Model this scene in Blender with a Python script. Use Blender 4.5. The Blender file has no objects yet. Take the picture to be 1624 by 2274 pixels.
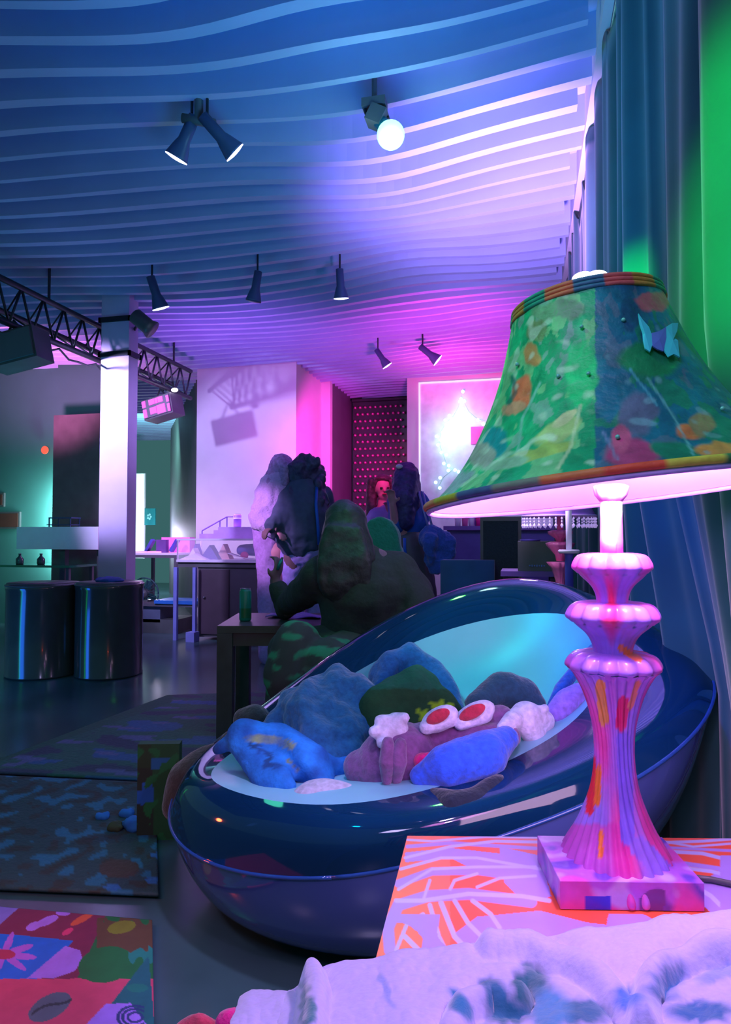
import bpy, bmesh, math, random
from mathutils import Vector, Matrix, noise, Quaternion
random.seed(7)
S = bpy.context.scene
COL = S.collection
PI = math.pi

def lin(v):
    v /= 255.0
    return v / 12.92 if v <= 0.04045 else ((v + 0.055) / 1.055) ** 2.4
def c(r, g, b): return (lin(r), lin(g), lin(b))

# ---------------------------------------------------------------- camera
YAW, PITCH, FPX, CX, CY = math.radians(13.2), math.radians(2.0), 1500.0, 812.0, 1137.0
CAM = Vector((0, 0, 1.0))
F = Vector((-math.sin(YAW) * math.cos(PITCH), math.cos(YAW) * math.cos(PITCH), math.sin(PITCH)))
R = Vector((math.cos(YAW), math.sin(YAW), 0))
U = R.cross(F)
cd = bpy.data.cameras.new('camera'); cam = bpy.data.objects.new('camera', cd); COL.objects.link(cam)
cd.sensor_fit = 'HORIZONTAL'; cd.sensor_width = 36.0; cd.lens = 36.0 * FPX / 1624.0
cd.clip_start = 0.02
cam.matrix_world = Matrix.Translation(CAM) @ Matrix((R, U, -F)).transposed().to_4x4()
S.camera = cam
def ray(px, py): return F + R * ((px - CX) / FPX) + U * ((CY - py) / FPX)
def P(px, py, d): return CAM + ray(px, py) * d          # a point at real depth d
def PZ(px, py, z):
    r = ray(px, py); return CAM + r * ((z - CAM.z) / r.z)
def PY(px, py, y):
    r = ray(px, py); return CAM + r * (y / r.y)
def PX(px, py, x):
    r = ray(px, py); return CAM + r * (x / r.x)
def XY(px, y): return PY(px, 1190, y).x                 # room x of image column px on the plane y
def pix(w):
    v = w - CAM; d = max(v.dot(F), 1e-4)
    return CX + FPX * v.dot(R) / d, CY - FPX * v.dot(U) / d

# ---------------------------------------------------------------- world, exposure
S.view_settings.view_transform = 'Standard'; S.view_settings.look = 'None'
S.view_settings.gamma = 1.0; S.view_settings.exposure = 0.0
w = bpy.data.worlds.new('world'); S.world = w; w.use_nodes = True
w.node_tree.nodes['Background'].inputs[0].default_value = (0.040, 0.122, 0.126, 1)
w.node_tree.nodes['Background'].inputs[1].default_value = 1.0
try: S.cycles.max_bounces = 6; S.cycles.use_denoising = True; S.cycles.sample_clamp_indirect = 3.0
except Exception: pass

# ---------------------------------------------------------------- lights
def light(kind, name, loc, col, e, size=0.1, to=None, angle=60, blend=0.6, sy=None):
    l = bpy.data.lights.new(name, kind); l.color = col; l.energy = e
    o = bpy.data.objects.new(name, l); COL.objects.link(o); o.location = loc
    if kind == 'AREA':
        l.size = size
        if sy: l.shape = 'RECTANGLE'; l.size_y = sy
    else: l.shadow_soft_size = size
    if kind == 'SPOT': l.spot_size = math.radians(angle); l.spot_blend = blend
    if to is not None: o.rotation_euler = (Vector(to) - Vector(loc)).to_track_quat('-Z', 'Y').to_euler()
    return o
CEIL = 2.9
LAV = (0.62, 0.42, 1.0); MAG = (1.0, 0.10, 0.62); BLU = (0.02, 0.16, 1.0); GRN = (0.03, 1.0, 0.22); TEAL = (0.05, 0.7, 0.75)
# blue floods washing the near ceiling
light('SPOT', 'blue_flood', (-0.3, 1.7, 1.3), (0.0, 0.26, 0.85), 100, 0.3, (-0.35, 2.3, 2.9), 132, 1.0)
light('SPOT', 'blue_flood', (-3.2, 3.4, 0.9), (0.0, 0.27, 0.50), 46, 0.3, (-2.6, 4.0, 2.9), 140, 1.0)
# purple wash on the ceiling around the projector
light('SPOT', 'purple_wash', (-0.05, 2.9, 1.7), (0.58, 0.28, 1.0), 420, 0.1, (-0.1, 3.6, 2.9), 84, 0.9)
# lavender floods on pillar and projection wall
light('SPOT', 'lavender_flood', (-3.9, 3.6, 2.3), (0.58, 0.48, 1.0), 340, 0.05, (-2.6, 7.0, 1.1), 62, 0.4)
light('SPOT', 'lavender_flood', (-2.2, 3.6, 2.5), (0.52, 0.36, 1.0), 120, 0.05, (-2.9, 7.0, 1.3), 60, 0.7)
light('SPOT', 'lavender_flood', (-2.6, 3.3, 1.2), (0.60, 0.34, 1.0), 26, 0.1, (-3.2, 5.0, 1.9), 30, 0.8)
# violet light grazing the far ceiling
light('SPOT', 'violet_graze', (-2.7, 5.0, 1.7), (0.55, 0.12, 0.9), 120, 0.1, (-2.6, 6.2, 2.9), 120, 1.0)
light('SPOT', 'pink_graze', (-4.6, 5.4, 1.8), (1.0, 0.20, 0.60), 280, 0.1, (-5.0, 6.0, 2.9), 115, 1.0)
# magenta corner by the bar
light('SPOT', 'magenta_lamp', (-0.9, 6.3, 1.8), (1.0, 0.04, 0.62), 420, 0.1, (-2.15, 7.6, 1.9), 60, 0.7)
light('SPOT', 'red_ceiling_wash', (-0.9, 6.6, 2.0), (1.0, 0.02, 0.30), 130, 0.1, (-0.7, 7.1, 2.9), 100, 0.9)
light('SPOT', 'couple_key', (-2.9, 3.6, 1.9), (0.75, 0.38, 1.0), 190, 0.05, P(600, 1190, 5.3), 24, 0.6)  # added spot standing in for projection light on the couple
light('SPOT', 'magenta_wash', (-0.6, 5.2, 1.9), (0.95, 0.04, 0.60), 170, 0.1, (-0.6, 6.2, 2.9), 120, 1.0)
light('SPOT', 'bar_flood', (0.0, 6.2, 2.4), (0.50, 0.52, 1.0), 34, 0.1, (-0.1, 8.0, 1.5), 80, 0.7)
light('SPOT', 'face_spot', (-1.1, 4.9, 2.3), (1.0, 0.04, 0.45), 60, 0.05, P(852, 1090, 6.0), 14, 0.5)
light('SPOT', 'floor_wash', (-2.3, 2.2, 2.4), (0.08, 0.85, 0.55), 16, 0.2, (-1.6, 2.6, 0.0), 120, 1.0)  # added unseen spot lifting the dark floor with teal-green
# green and blue on curtain, shade and vinyl chair
light('SPOT', 'green_spot', (-0.55, 0.25, 1.75), (0.0, 1.0, 0.12), 220, 0.05, (0.33, 1.08, 1.55), 30, 0.8)
light('SPOT', 'green_spot', (-0.9, 0.5, 2.3), (0.03, 1.0, 0.30), 30, 0.04, (0.1, 0.9, 1.2), 30, 0.6)
light('SPOT', 'green_beam', (-0.6, 1.2, 1.9), (0.0, 1.0, 0.15), 330, 0.02, (0.32, 2.02, 1.6), 22, 0.9)
light('SPOT', 'blue_spot', (-0.4, 1.5, 1.15), (0.0, 0.08, 1.0), 40, 0.05, (0.33, 1.9, 0.9), 70, 0.9)
light('SPOT', 'teal_spot', (-1.1, 1.0, 2.4), (0.0, 0.40, 0.9), 34, 0.05, (-0.2, 2.0, 0.5), 36, 0.7)
light('SPOT', 'wall_green_flood', (-4.2, 3.4, 1.4), (0.03, 0.8, 0.62), 40, 0.1, (-5.6, 6.6, 2.1), 85, 0.9)

# ---------------------------------------------------------------- materials
MC = {}
def mat(name, col, rough=0.6, metal=0.0, emit=None, es=0.0, var=0.12, scale=8.0, bump=0.0, spec=0.5, coat=0.0, trans=0.0, attr=False, sheen=0.0):
    if name in MC: return MC[name]
    m = bpy.data.materials.new(name); m.use_nodes = True
    nt = m.node_tree; b = nt.nodes['Principled BSDF']
    b.inputs['Roughness'].default_value = rough; b.inputs['Metallic'].default_value = metal
    b.inputs['Specular IOR Level'].default_value = spec; b.inputs['Coat Weight'].default_value = coat
    b.inputs['Coat Roughness'].default_value = 0.05
    b.inputs['Transmission Weight'].default_value = trans
    b.inputs['Sheen Weight'].default_value = sheen
    tc = nt.nodes.new('ShaderNodeTexCoord'); n = nt.nodes.new('ShaderNodeTexNoise')
    n.inputs['Scale'].default_value = scale; n.inputs['Detail'].default_value = 5
    nt.links.new(tc.outputs['Object'], n.inputs['Vector'])
    mx = nt.nodes.new('ShaderNodeMix'); mx.data_type = 'RGBA'; mx.blend_type = 'MULTIPLY'
    mx.inputs[0].default_value = 1.0
    if attr:
        a = nt.nodes.new('ShaderNodeAttribute'); a.attribute_name = 'Col'
        nt.links.new(a.outputs['Color'], mx.inputs[6])
    else: mx.inputs[6].default_value = (*col, 1)
    mr = nt.nodes.new('ShaderNodeMapRange'); mr.inputs[3].default_value = 1 - var; mr.inputs[4].default_value = 1 + var
    mr.inputs[1].default_value = 0.3; mr.inputs[2].default_value = 0.7
    nt.links.new(n.outputs['Fac'], mr.inputs[0])
    nt.links.new(mr.outputs[0], mx.inputs[7]); nt.links.new(mx.outputs[2], b.inputs['Base Color'])
    if bump:
        bp = nt.nodes.new('ShaderNodeBump'); bp.inputs['Strength'].default_value = bump; bp.inputs['Distance'].default_value = 0.01
        nt.links.new(n.outputs['Fac'], bp.inputs['Height']); nt.links.new(bp.outputs[0], b.inputs['Normal'])
    if emit: b.inputs['Emission Color'].default_value = (*emit, 1); b.inputs['Emission Strength'].default_value = es
    MC[name] = m; return m

def vinyl(name, col, through, rough=0.06):
    m = bpy.data.materials.new(name); m.use_nodes = True; nt = m.node_tree; b = nt.nodes['Principled BSDF']; out = nt.nodes['Material Output']
    b.inputs['Base Color'].default_value = (*col, 1); b.inputs['Roughness'].default_value = rough; b.inputs['Coat Weight'].default_value = 0.6
    b.inputs['Coat Roughness'].default_value = 0.03
    n = nt.nodes.new('ShaderNodeTexNoise'); n.inputs['Scale'].default_value = 3
    mr = nt.nodes.new('ShaderNodeMapRange'); mr.inputs[3].default_value = rough * 0.8; mr.inputs[4].default_value = rough * 1.3
    nt.links.new(n.outputs['Fac'], mr.inputs[0]); nt.links.new(mr.outputs[0], b.inputs['Roughness'])
    if through > 0:
        t = nt.nodes.new('ShaderNodeBsdfTransparent'); t.inputs[0].default_value = (0.25, 0.6, 0.9, 1)
        mx = nt.nodes.new('ShaderNodeMixShader'); mx.inputs[0].default_value = through
        nt.links.new(b.outputs[0], mx.inputs[1]); nt.links.new(t.outputs[0], mx.inputs[2]); nt.links.new(mx.outputs[0], out.inputs[0])
    return m

# ---------------------------------------------------------------- object helpers
def tag(o, label, cat, group=None, kind=None):
    if label: o['label'] = label
    if cat: o['category'] = cat
    if group: o['group'] = group
    if kind: o['kind'] = kind
    return o
def empty(name, loc, label=None, cat=None, group=None):
    o = bpy.data.objects.new(name, None); COL.objects.link(o); o.location = loc; o.empty_display_size = 0.05
    return tag(o, label, cat, group)
def link(name, me, m, parent=None, smooth=False):
    o = bpy.data.objects.new(name, me); COL.objects.link(o)
    if m is not None and not me.materials: me.materials.append(m)
    if smooth:
        for p in me.polygons: p.use_smooth = True
    if parent is not None:
        o.parent = parent
        o.matrix_parent_inverse = Matrix.Identity(4)
        # mesh data is written in world space; bring it to the parent's space
        inv = world_of(parent).inverted()
        me.transform(inv)
    return o
def world_of(o):
    m = Matrix.LocRotScale(o.location, o.rotation_euler, o.scale)
    return world_of(o.parent) @ m if o.parent else m
def build(name, bm, m, parent=None, smooth=False, bevel=0.0):
    if bevel:
        bmesh.ops.bevel(bm, geom=[e for e in bm.edges if e.calc_face_angle(0) > 0.5], offset=bevel, segments=2, affect='EDGES', clamp_overlap=True)
    me = bpy.data.meshes.new(name); bm.to_mesh(me); bm.free()
    return link(name, me, m, parent, smooth)
def struct(name, bm, m, parent=None, smooth=False):
    o = build(name, bm, m, parent, smooth)
    if parent is None: o['kind'] = 'structure'
    return o
def nb(): return bmesh.new()
def box(bm, lo, hi, M=None):
    vs = [Vector((x, y, z)) for x in (lo[0], hi[0]) for y in (lo[1], hi[1]) for z in (lo[2], hi[2])]
    if M: vs = [M @ v for v in vs]
    v = [bm.verts.new(p) for p in vs]
    for f in ((0,1,3,2),(4,6,7,5),(0,4,5,1),(2,3,7,6),(0,2,6,4),(1,5,7,3)): bm.faces.new([v[i] for i in f])
    return bm
def cbox(bm, ctr, size, M=None):
    ctr = Vector(ctr); s = Vector(size) / 2
    return box(bm, ctr - s, ctr + s, M)
def frame_of(d):
    d = Vector(d).normalized(); a = Vector((0, 0, 1)) if abs(d.z) < 0.9 else Vector((1, 0, 0))
    x = a.cross(d).normalized(); return x, d.cross(x)
def tube(bm, pts, rad, n=10, cap=True):
    pts = [Vector(p) for p in pts]; rings = []
    if not hasattr(rad, '__len__'): rad = [rad] * len(pts)
    px = None
    for i, p in enumerate(pts):
        d = (pts[min(i+1, len(pts)-1)] - pts[max(i-1, 0)])
        if d.length < 1e-9: d = Vector((0, 0, 1))
        d.normalize()
        if px is None: x, y = frame_of(d)
        else:
            x = (px - d * px.dot(d)).normalized(); y = d.cross(x)
        px = x
        rings.append([bm.verts.new(p + (x * math.cos(2*PI*k/n) + y * math.sin(2*PI*k/n)) * rad[i]) for k in range(n)])
    for a, b in zip(rings, rings[1:]):
        for k in range(n): bm.faces.new((a[k], a[(k+1) % n], b[(k+1) % n], b[k]))
    if cap: bm.faces.new(rings[0][::-1]); bm.faces.new(rings[-1])
    return bm
def lathe(bm, prof, n=32, M=None, rfun=None, capb=True, capt=True):
    rings = []
    for j, (r, z) in enumerate(prof):
        ring = []
        for k in range(n):
            t = 2 * PI * k / n; rr = r * (rfun(t, z, j) if rfun else 1)
            v = Vector((rr * math.cos(t), rr * math.sin(t), z)); ring.append(bm.verts.new(M @ v if M else v))
        rings.append(ring)
    for a, b in zip(rings, rings[1:]):
        for k in range(n): bm.faces.new((a[k], a[(k+1) % n], b[(k+1) % n], b[k]))
    if capb and prof[0][0] > 1e-5: bm.faces.new(rings[0][::-1])
    if capt and prof[-1][0] > 1e-5: bm.faces.new(rings[-1])
    return bm
def T(v, d=None):
    M = Matrix.Translation(Vector(v))
    if d is not None: M = M @ Vector((0, 0, 1)).rotation_difference(Vector(d).normalized()).to_matrix().to_4x4()
    return M
def ell(bm, ctr, rad, rot=None, sub=3):
    M = Matrix.Translation(Vector(ctr))
    if rot is not None: M = M @ rot.to_4x4()
    M = M @ Matrix.Diagonal((*rad, 1)); bmesh.ops.create_icosphere(bm, subdivisions=sub, radius=1, matrix=M); return bm
def cap(bm, p0, p1, r0, r1, n=14):
    p0, p1 = Vector(p0), Vector(p1); d = p1 - p0; L = d.length
    if L < 1e-6: return ell(bm, p0, (r0, r0, r0), sub=2)
    pts, rs = [], []
    for k in range(1, 5): a = PI/2 * k/4; pts.append(p0 - d/L * r0 * math.cos(a)); rs.append(max(r0 * math.sin(a), 1e-4))
    for k in range(0, 4): a = PI/2 * k/4; pts.append(p1 + d/L * r1 * math.sin(a)); rs.append(r1 * math.cos(a))
    return tube(bm, pts, rs, n)
def chain(bm, pts, rs):
    for i in range(len(pts) - 1): cap(bm, pts[i], pts[i+1], rs[i], rs[i+1])
    return bm
def blob(name, bm, m, parent=None, voxel=0.012, smooth=4, disp=0.0, dscale=8.0, fold=None):
    """union of closed shapes grown into one continuous skin"""
    me = bpy.data.meshes.new(name); bm.to_mesh(me); bm.free()
    t = bpy.data.objects.new('t', me); COL.objects.link(t)
    r = t.modifiers.new('r', 'REMESH'); r.mode = 'VOXEL'; r.voxel_size = voxel
    s = t.modifiers.new('s', 'SMOOTH'); s.iterations = smooth; s.factor = 0.5
    dg = bpy.context.evaluated_depsgraph_get(); dg.update()
    m2 = bpy.data.meshes.new_from_object(t.evaluated_get(dg)); bpy.data.objects.remove(t); bpy.data.meshes.remove(me)
    m2.name = name
    if disp or fold:
        nr = [v.normal.copy() for v in m2.vertices]
        for v, nn in zip(m2.vertices, nr):
            k = 0
            if disp: k += noise.noise(v.co * dscale) * disp + noise.noise(v.co * dscale * 2.7) * disp * 0.4
            if fold: k += fold(v.co)
            v.co += nn * k
    return link(name, m2, m, parent, True)
def paint(o, fn):
    me = o.data; W = world_of(o)
    a = me.color_attributes.new('Col', 'FLOAT_COLOR', 'POINT')
    for i, v in enumerate(me.vertices):
        col = fn(W @ v.co); a.data[i].color = (*col, 1)
    return o
def grid(bm, nu, nv, fn, closeu=False):
    vs = [[bm.verts.new(fn(i / (nu if closeu else nu - 1), j / (nv - 1))) for i in range(nu)] for j in range(nv)]
    for j in range(nv - 1):
        for i in range(nu if closeu else nu - 1):
            k = (i + 1) % nu; bm.faces.new((vs[j][i], vs[j][k], vs[j+1][k], vs[j+1][i]))
    return vs
def mixc(a, b, t):
    t = max(0, min(1, t)); return tuple(x + (y - x) * t for x, y in zip(a, b))
def segd(px, py, pts):
    best = 1e9
    for (x0, y0), (x1, y1) in zip(pts, pts[1:]):
        dx, dy = x1-x0, y1-y0; t = max(0, min(1, ((px-x0)*dx + (py-y0)*dy) / (dx*dx + dy*dy + 1e-9)))
        best = min(best, math.hypot(px - x0 - t*dx, py - y0 - t*dy))
    return best
def inside(px, py, poly):
    r = False; n = len(poly)
    for i in range(n):
        x0, y0 = poly[i]; x1, y1 = poly[(i+1) % n]
        if (y0 > py) != (y1 > py) and px < (x1-x0) * (py-y0) / (y1-y0) + x0: r = not r
    return r
def spl(pts, t):
    """open catmull-rom through pts, t in 0..1"""
    n = len(pts) - 1; x = min(max(t, 0), 1) * n; i = min(int(x), n - 1); f = x - i
    p = [pts[max(i-1, 0)], pts[i], pts[i+1], pts[min(i+2, n)]]
    return tuple(0.5 * ((2*b) + (cc-a)*f + (2*a-5*b+4*cc-d)*f*f + (3*b-a-3*cc+d)*f**3) for a, b, cc, d in zip(*p))
def copy_tree(o, parent=None):
    r = o.copy(); COL.objects.link(r); r.parent = parent
    for ch in list(o.children): copy_tree(ch, r)
    return r
# ================================================================ SETTING
white_paint = mat('white_paint', c(205, 205, 210), 0.65, var=0.05, scale=3)
ceil_paint = mat('ceiling_paint', c(168, 186, 225), 0.65, var=0.05, scale=3)
dark_paint = mat('dark_paint', c(92, 100, 102), 0.6, var=0.1, scale=4)
black_plastic = mat('black_plastic', c(82, 86, 86), 0.4, var=0.15)
black_gloss = mat('black_gloss', c(62, 66, 66), 0.16, coat=0.4, var=0.1)
steel = mat('steel', c(120, 125, 135), 0.35, 0.8)

# floor: dark glossy boards
fm = mat('floor_boards', c(58, 88, 92), 0.22, var=0.35, scale=2.0, bump=0.05)
bm = nb(); box(bm, (-9, -1.5, -0.1), (2.5, 13, 0)); struct('floor', bm, fm)
# ceiling: plane with wavy ribs hanging under it
EDGE = 0.29
bm = nb(); box(bm, (-9, 0.2, CEIL + 0.15), (EDGE + 0.35, 12.2, CEIL + 0.26)); ceil = struct('ceiling', bm, ceil_paint)
def wave(x, y):
    a = 0.17 * math.sin(0.85 * x + 0.5 * y + 0.9) + 0.055 * math.sin(2.4 * x - 1.1 * y) * (0.4 + 0.6 * math.sin(0.9 * y) ** 2)
    b = 0.11 * math.exp(-((x + 0.75) / 0.45) ** 2) * math.sin(2.3 * y + 0.4)
    return a + b
y = 1.6; k = 0; slats = nb()
ts = 1
while y < 12.0:
    N = 90; xe = EDGE + 0.05 * math.sin(k * 2.1)
    lo = []
    for i in range(N + 1):
        x = -8.8 + (xe + 8.8) * i / N
        yy = y + wave(x, y); th = 0.042 + 0.012 * math.sin(1.3 * x + k)
        lo.append([slats.verts.new((x, yy - th/2, CEIL)), slats.verts.new((x, yy + th/2, CEIL)), slats.verts.new((x, yy + th/2, CEIL + 0.16)), slats.verts.new((x, yy - th/2, CEIL + 0.16))])
    for a, b in zip(lo, lo[1:]):
        for q in range(4): slats.faces.new((a[q], a[(q+1) % 4], b[(q+1) % 4], b[q]))
    slats.faces.new(lo[0]); slats.faces.new(lo[-1][::-1])
    y += 0.175 if y < 4.5 else 0.16; k += 1
bmesh.ops.recalc_face_normals(slats, faces=slats.faces)
o = build('ceiling_ribs', slats, ceil_paint, ceil)

Y1, Y2 = 7.05, 8.0
xa, xb = XY(435, Y1), XY(657, Y1)
# projection wall, standing forward of the bar wall
bm = nb(); box(bm, (xa, Y1, 0), (xb, Y2 + 0.02, CEIL + 0.14)); struct('wall_projection', bm, white_paint)
# bar wall with a recess
rx0, rx1 = XY(733, Y2), XY(905, Y2)
bm = nb(); box(bm, (xb, Y2, 0), (rx0, Y2 + 0.1, CEIL + 0.14)); box(bm, (rx1, Y2, 0), (1.5, Y2 + 0.1, CEIL + 0.14))
struct('wall_bar', bm, white_paint)
bm = nb(); y3 = 9.1
box(bm, (rx0 - 0.1, Y2 + 0.1, 0), (rx0, y3, CEIL + 0.14)); box(bm, (rx1, Y2 + 0.1, 0), (rx1 + 0.1, y3, CEIL + 0.14)); box(bm, (rx0 - 0.1, y3, 0), (rx1 + 0.1, y3 + 0.1, CEIL + 0.14))
struct('wall_alcove', bm, dark_paint)
# wall on the left and corridor behind
lx0, lx1 = XY(-260, 6.6), XY(222, 6.6)
wall_l = mat('wall_green_grey', c(62, 120, 110), 0.7, var=0.08, scale=2)
bm = nb(); box(bm, (lx0, 6.6, 0), (XY(228, 6.6), 6.75, CEIL + 0.14)); struct('wall_left', bm, wall_l)
bm = nb(); box(bm, (XY(228, 6.6) - 0.6, 10.9, 0), (XY(377, 10.9), 11.0, CEIL + 0.14)); struct('wall_corridor', bm, white_paint)
bm = nb(); pp = [(xa, Y1 + 0.1), (XY(377, 10.9), 10.9), (xa, 10.9)]
lo_ = [bm.verts.new((*p, 0)) for p in pp]; hi_ = [bm.verts.new((*p, CEIL + 0.14)) for p in pp]; bm.faces.new(lo_[::-1]); bm.faces.new(hi_)
for k in range(3): bm.faces.new((lo_[k], lo_[(k+1) % 3], hi_[(k+1) % 3], hi_[k]))
bmesh.ops.recalc_face_normals(bm, faces=bm.faces)
o = struct('wall_partition', bm, dark_paint)
light('AREA', 'corridor_light', (XY(330, 9.5), 9.2, 2.6), (0.35, 0.85, 0.75), 30, 0.5, (XY(340, 10.9), 10.9, 1.2))
light('POINT', 'corridor_light', (XY(335, 10.2), 10.2, 1.0), (0.75, 0.7, 1.0), 60, 0.1)
# wall behind the curtain
bm = nb(); box(bm, (EDGE + 0.2, 0.9, 0), (EDGE + 0.3, 8.0, CEIL + 0.14)); struct('wall_right', bm, white_paint)
bm = nb(); box(bm, (EDGE + 0.0, 0.9, CEIL - 0.03), (EDGE + 0.2, 8.0, CEIL + 0.14)); struct('trim_1', bm, white_paint)

# pillar
pillar_m = mat('pillar_paint', c(205, 190, 225), 0.6, var=0.04)
pc = P(218, 1190, 5.4); pc2 = P(281, 1190, 5.4 - 0.05)
px0 = XY(219, 4.75); px1 = XY(281, 4.75)
pl = empty('pillar', ((px0 + px1) / 2, 4.83, 0), 'square white-painted pillar lit lavender, rising behind the black drums to the ribbed ceiling', 'pillar')
pl['kind'] = 'structure'
bm = nb(); box(bm, (px0, 4.75, 0), (px1, 4.88, CEIL + 0.14)); build('shaft', bm, pillar_m, pl)
bm = nb(); box(bm, (px0 - 0.02, 4.73, 0), (px1 + 0.02, 4.90, 0.1)); box(bm, (px0 - 0.012, 4.738, 0.1), (px1 + 0.012, 4.892, 0.125)); build('plinth', bm, pillar_m, pl)

# framed bright screen on the bar wall
scr = empty('projection_screen', (XY(1050, Y2), Y2 - 0.02, 1.7), 'large pale framed screen on the pink bar wall behind the lampshade', 'screen')
sx0, sx1 = XY(935, Y2), XY(1240, Y2); zt = PY(1000, 850, Y2).z
bm = nb(); box(bm, (sx0, Y2 - 0.02, 1.02), (sx1, Y2 - 0.003, zt)); build('canvas', bm, mat('screen_canvas', c(235, 225, 245), 0.7, emit=(0.4, 0.5, 0.8), es=0.05), scr)
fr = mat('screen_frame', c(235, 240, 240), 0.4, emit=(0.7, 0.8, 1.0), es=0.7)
bm = nb(); t_ = 0.018
box(bm, (sx0 - t_, Y2 - 0.03, 1.0), (sx0, Y2 - 0.003, zt + t_)); box(bm, (sx1, Y2 - 0.03, 1.0), (sx1 + t_, Y2 - 0.003, zt + t_)); box(bm, (sx0, Y2 - 0.03, zt), (sx1, Y2 - 0.003, zt + t_)); box(bm, (sx0, Y2 - 0.03, 1.0), (sx1, Y2 - 0.003, 1.02))
build('frame', bm, fr, scr)
# small red-framed picture and pink post near the shade
bm = nb(); a = PY(1046, 948, Y2 - 0.06); b = PY(1085, 985, Y2 - 0.06); box(bm, (a.x, Y2 - 0.06, b.z), (b.x, Y2 - 0.021, a.z))
tag(build('picture', bm, mat('pink_board', c(255, 90, 190), 0.6)), 'small square pink picture hung on the pale screen beside the lampshade', 'picture')
# fairy lights climbing the screen
fl = empty('fairy_lights', PY(1000, 960, Y2 - 0.08), 'string of glowing mint fairy lights draped over the pale screen', 'string lights')
mint = mat('mint_glow', c(180, 255, 235), 0.5, emit=(0.35, 1.0, 0.80), es=4.0)
pth = [(1078, 935), (1060, 930), (1042, 915), (1032, 895), (1025, 878), (1018, 905), (1006, 925), (992, 938), (980, 958), (976, 985), (985, 1010), (995, 1040), (1010, 1040), (985, 1060), (972, 1085)]
wp = [PY(a, b, Y2 - 0.1) for a, b in pth]
bm = nb(); tube(bm, wp, 0.004, 6); build('wire', bm, mat('pale_wire', c(200, 230, 220)), fl)
for i in range(30):
    q = spl([tuple(v) for v in wp], i / 29); bm = nb(); ell(bm, (q[0] + random.uniform(-.05, .05), q[1], q[2] + random.uniform(-.05, .05)), (0.02,) * 3, sub=2)
    build('bulb', bm, mint, fl, True)
light('AREA', 'fairy_glow', PY(1005, 960, Y2 - 0.3), (0.45, 1.0, 0.85), 1.6, 0.25, PY(1005, 960, Y2))

# wine rack / bottle wall inside the alcove
rk = empty('bottle_rack', ((rx0 + rx1) / 2, 9.0, 0), 'dark lattice rack of bottle ends filling the black alcove behind the women', 'rack')
bx0, bx1 = XY(782, 8.95), XY(906, 8.95); zt = PY(840, 890, 8.95).z
bm = nb(); box(bm, (bx0, 9.0, 0.02), (bx1, 9.09, zt)); box(bm, (bx0, 8.93, zt), (bx1, 9.09, zt + 0.03)); build('back_panel', bm, mat('rack_black', c(44, 48, 52), 0.6), rk)
ends = nb(); ny = 19; nx = 10
for j in range(ny):
    for i in range(nx):
        x = bx0 + 0.04 + (bx1 - bx0 - 0.06) * (i + 0.5 * (j % 2)) / nx; z = zt - 0.08 - j * 0.095
        if x < bx1: lathe(ends, [(0.012, 0), (0.018, 0.01), (0.018, 0.05), (0.004, 0.055)], 8, T((x, 9.0, z), (0, -1, 0)))
o = build('bottle_ends', ends, mat('foil_pink', c(255, 120, 190), 0.25, 0.6), rk, True); o['kind'] = 'stuff'
light('SPOT', 'rack_light', (rx1 - 0.12, 7.6, 2.4), (1.0, 0.08, 0.4), 40, 0.02, (bx1 - 0.1, 9.0, 1.9), 42, 1.0)

# left wall: backlit dark panel, dark pictures, round red glow lamp
dp = empty('room_divider', (XY(166, 6.4), 6.4, 0), 'tall black freestanding panel in front of the green wall, backlit on its left edge', 'divider')
p0, p1 = XY(118, 6.3), XY(222, 6.3); zt = PY(170, 921, 6.3).z
bm = nb(); box(bm, (p0, 6.28, 0.04), (p1, 6.34, zt)); build('board', bm, black_plastic, dp, bevel=0.005)
for xx in (p0 + 0.1, p1 - 0.16):
    bm = nb(); box(bm, (xx, 6.2, 0), (xx + 0.06, 6.42, 0.04)); build('foot', bm, steel, dp)
bm = nb(); tube(bm, [(p0 + 0.03, 6.37, 0.75), (p0 + 0.03, 6.37, 1.55)], 0.015, 8); build('light_tube', bm, mat('tube_glow', (1, 1, 1), emit=(0.55, 0.95, 1.0), es=12), dp)
light('AREA', 'panel_back_light', (p0 + 0.02, 6.42, 1.12), (0.55, 0.9, 1.0), 40, 0.05, (p0 - 0.06, 6.6, 1.12), sy=0.8)
a = PY(103, 1000, 6.56)
bm = nb(); lathe(bm, [(0.0001, 0), (0.03, 0.005), (0.045, 0.02), (0.045, 0.03)], 20, T(a, (0, -1, 0))); 
tag(build('wall_lamp', bm, mat('red_glow', c(255, 90, 60), emit=(1.0, 0.12, 0.06), es=0.8)), 'small round red lamp on the green wall above the backlit strip', 'lamp')
for (x0, y0, x1, y1, nm) in ((-30, 1137, 43, 1174, 'wide dark picture low on the green wall at the left edge'), (-30, 1095, 8, 1125, 'small dark picture above the wide one at the left edge')):
    a, b = PY(x0, y0, 6.57), PY(x1, y1, 6.57); pc_ = empty('picture', (a + b) / 2, nm, 'picture')
    bm = nb(); box(bm, (a.x, 6.57, b.z), (b.x, 6.598, a.z)); build('frame', bm, black_plastic, pc_)
    bm = nb(); box(bm, (a.x + 0.02, 6.565, b.z + 0.02), (b.x - 0.02, 6.57, a.z - 0.02)); build('print', bm, mat('dark_red_print', c(90, 50, 40)), pc_)
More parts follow.
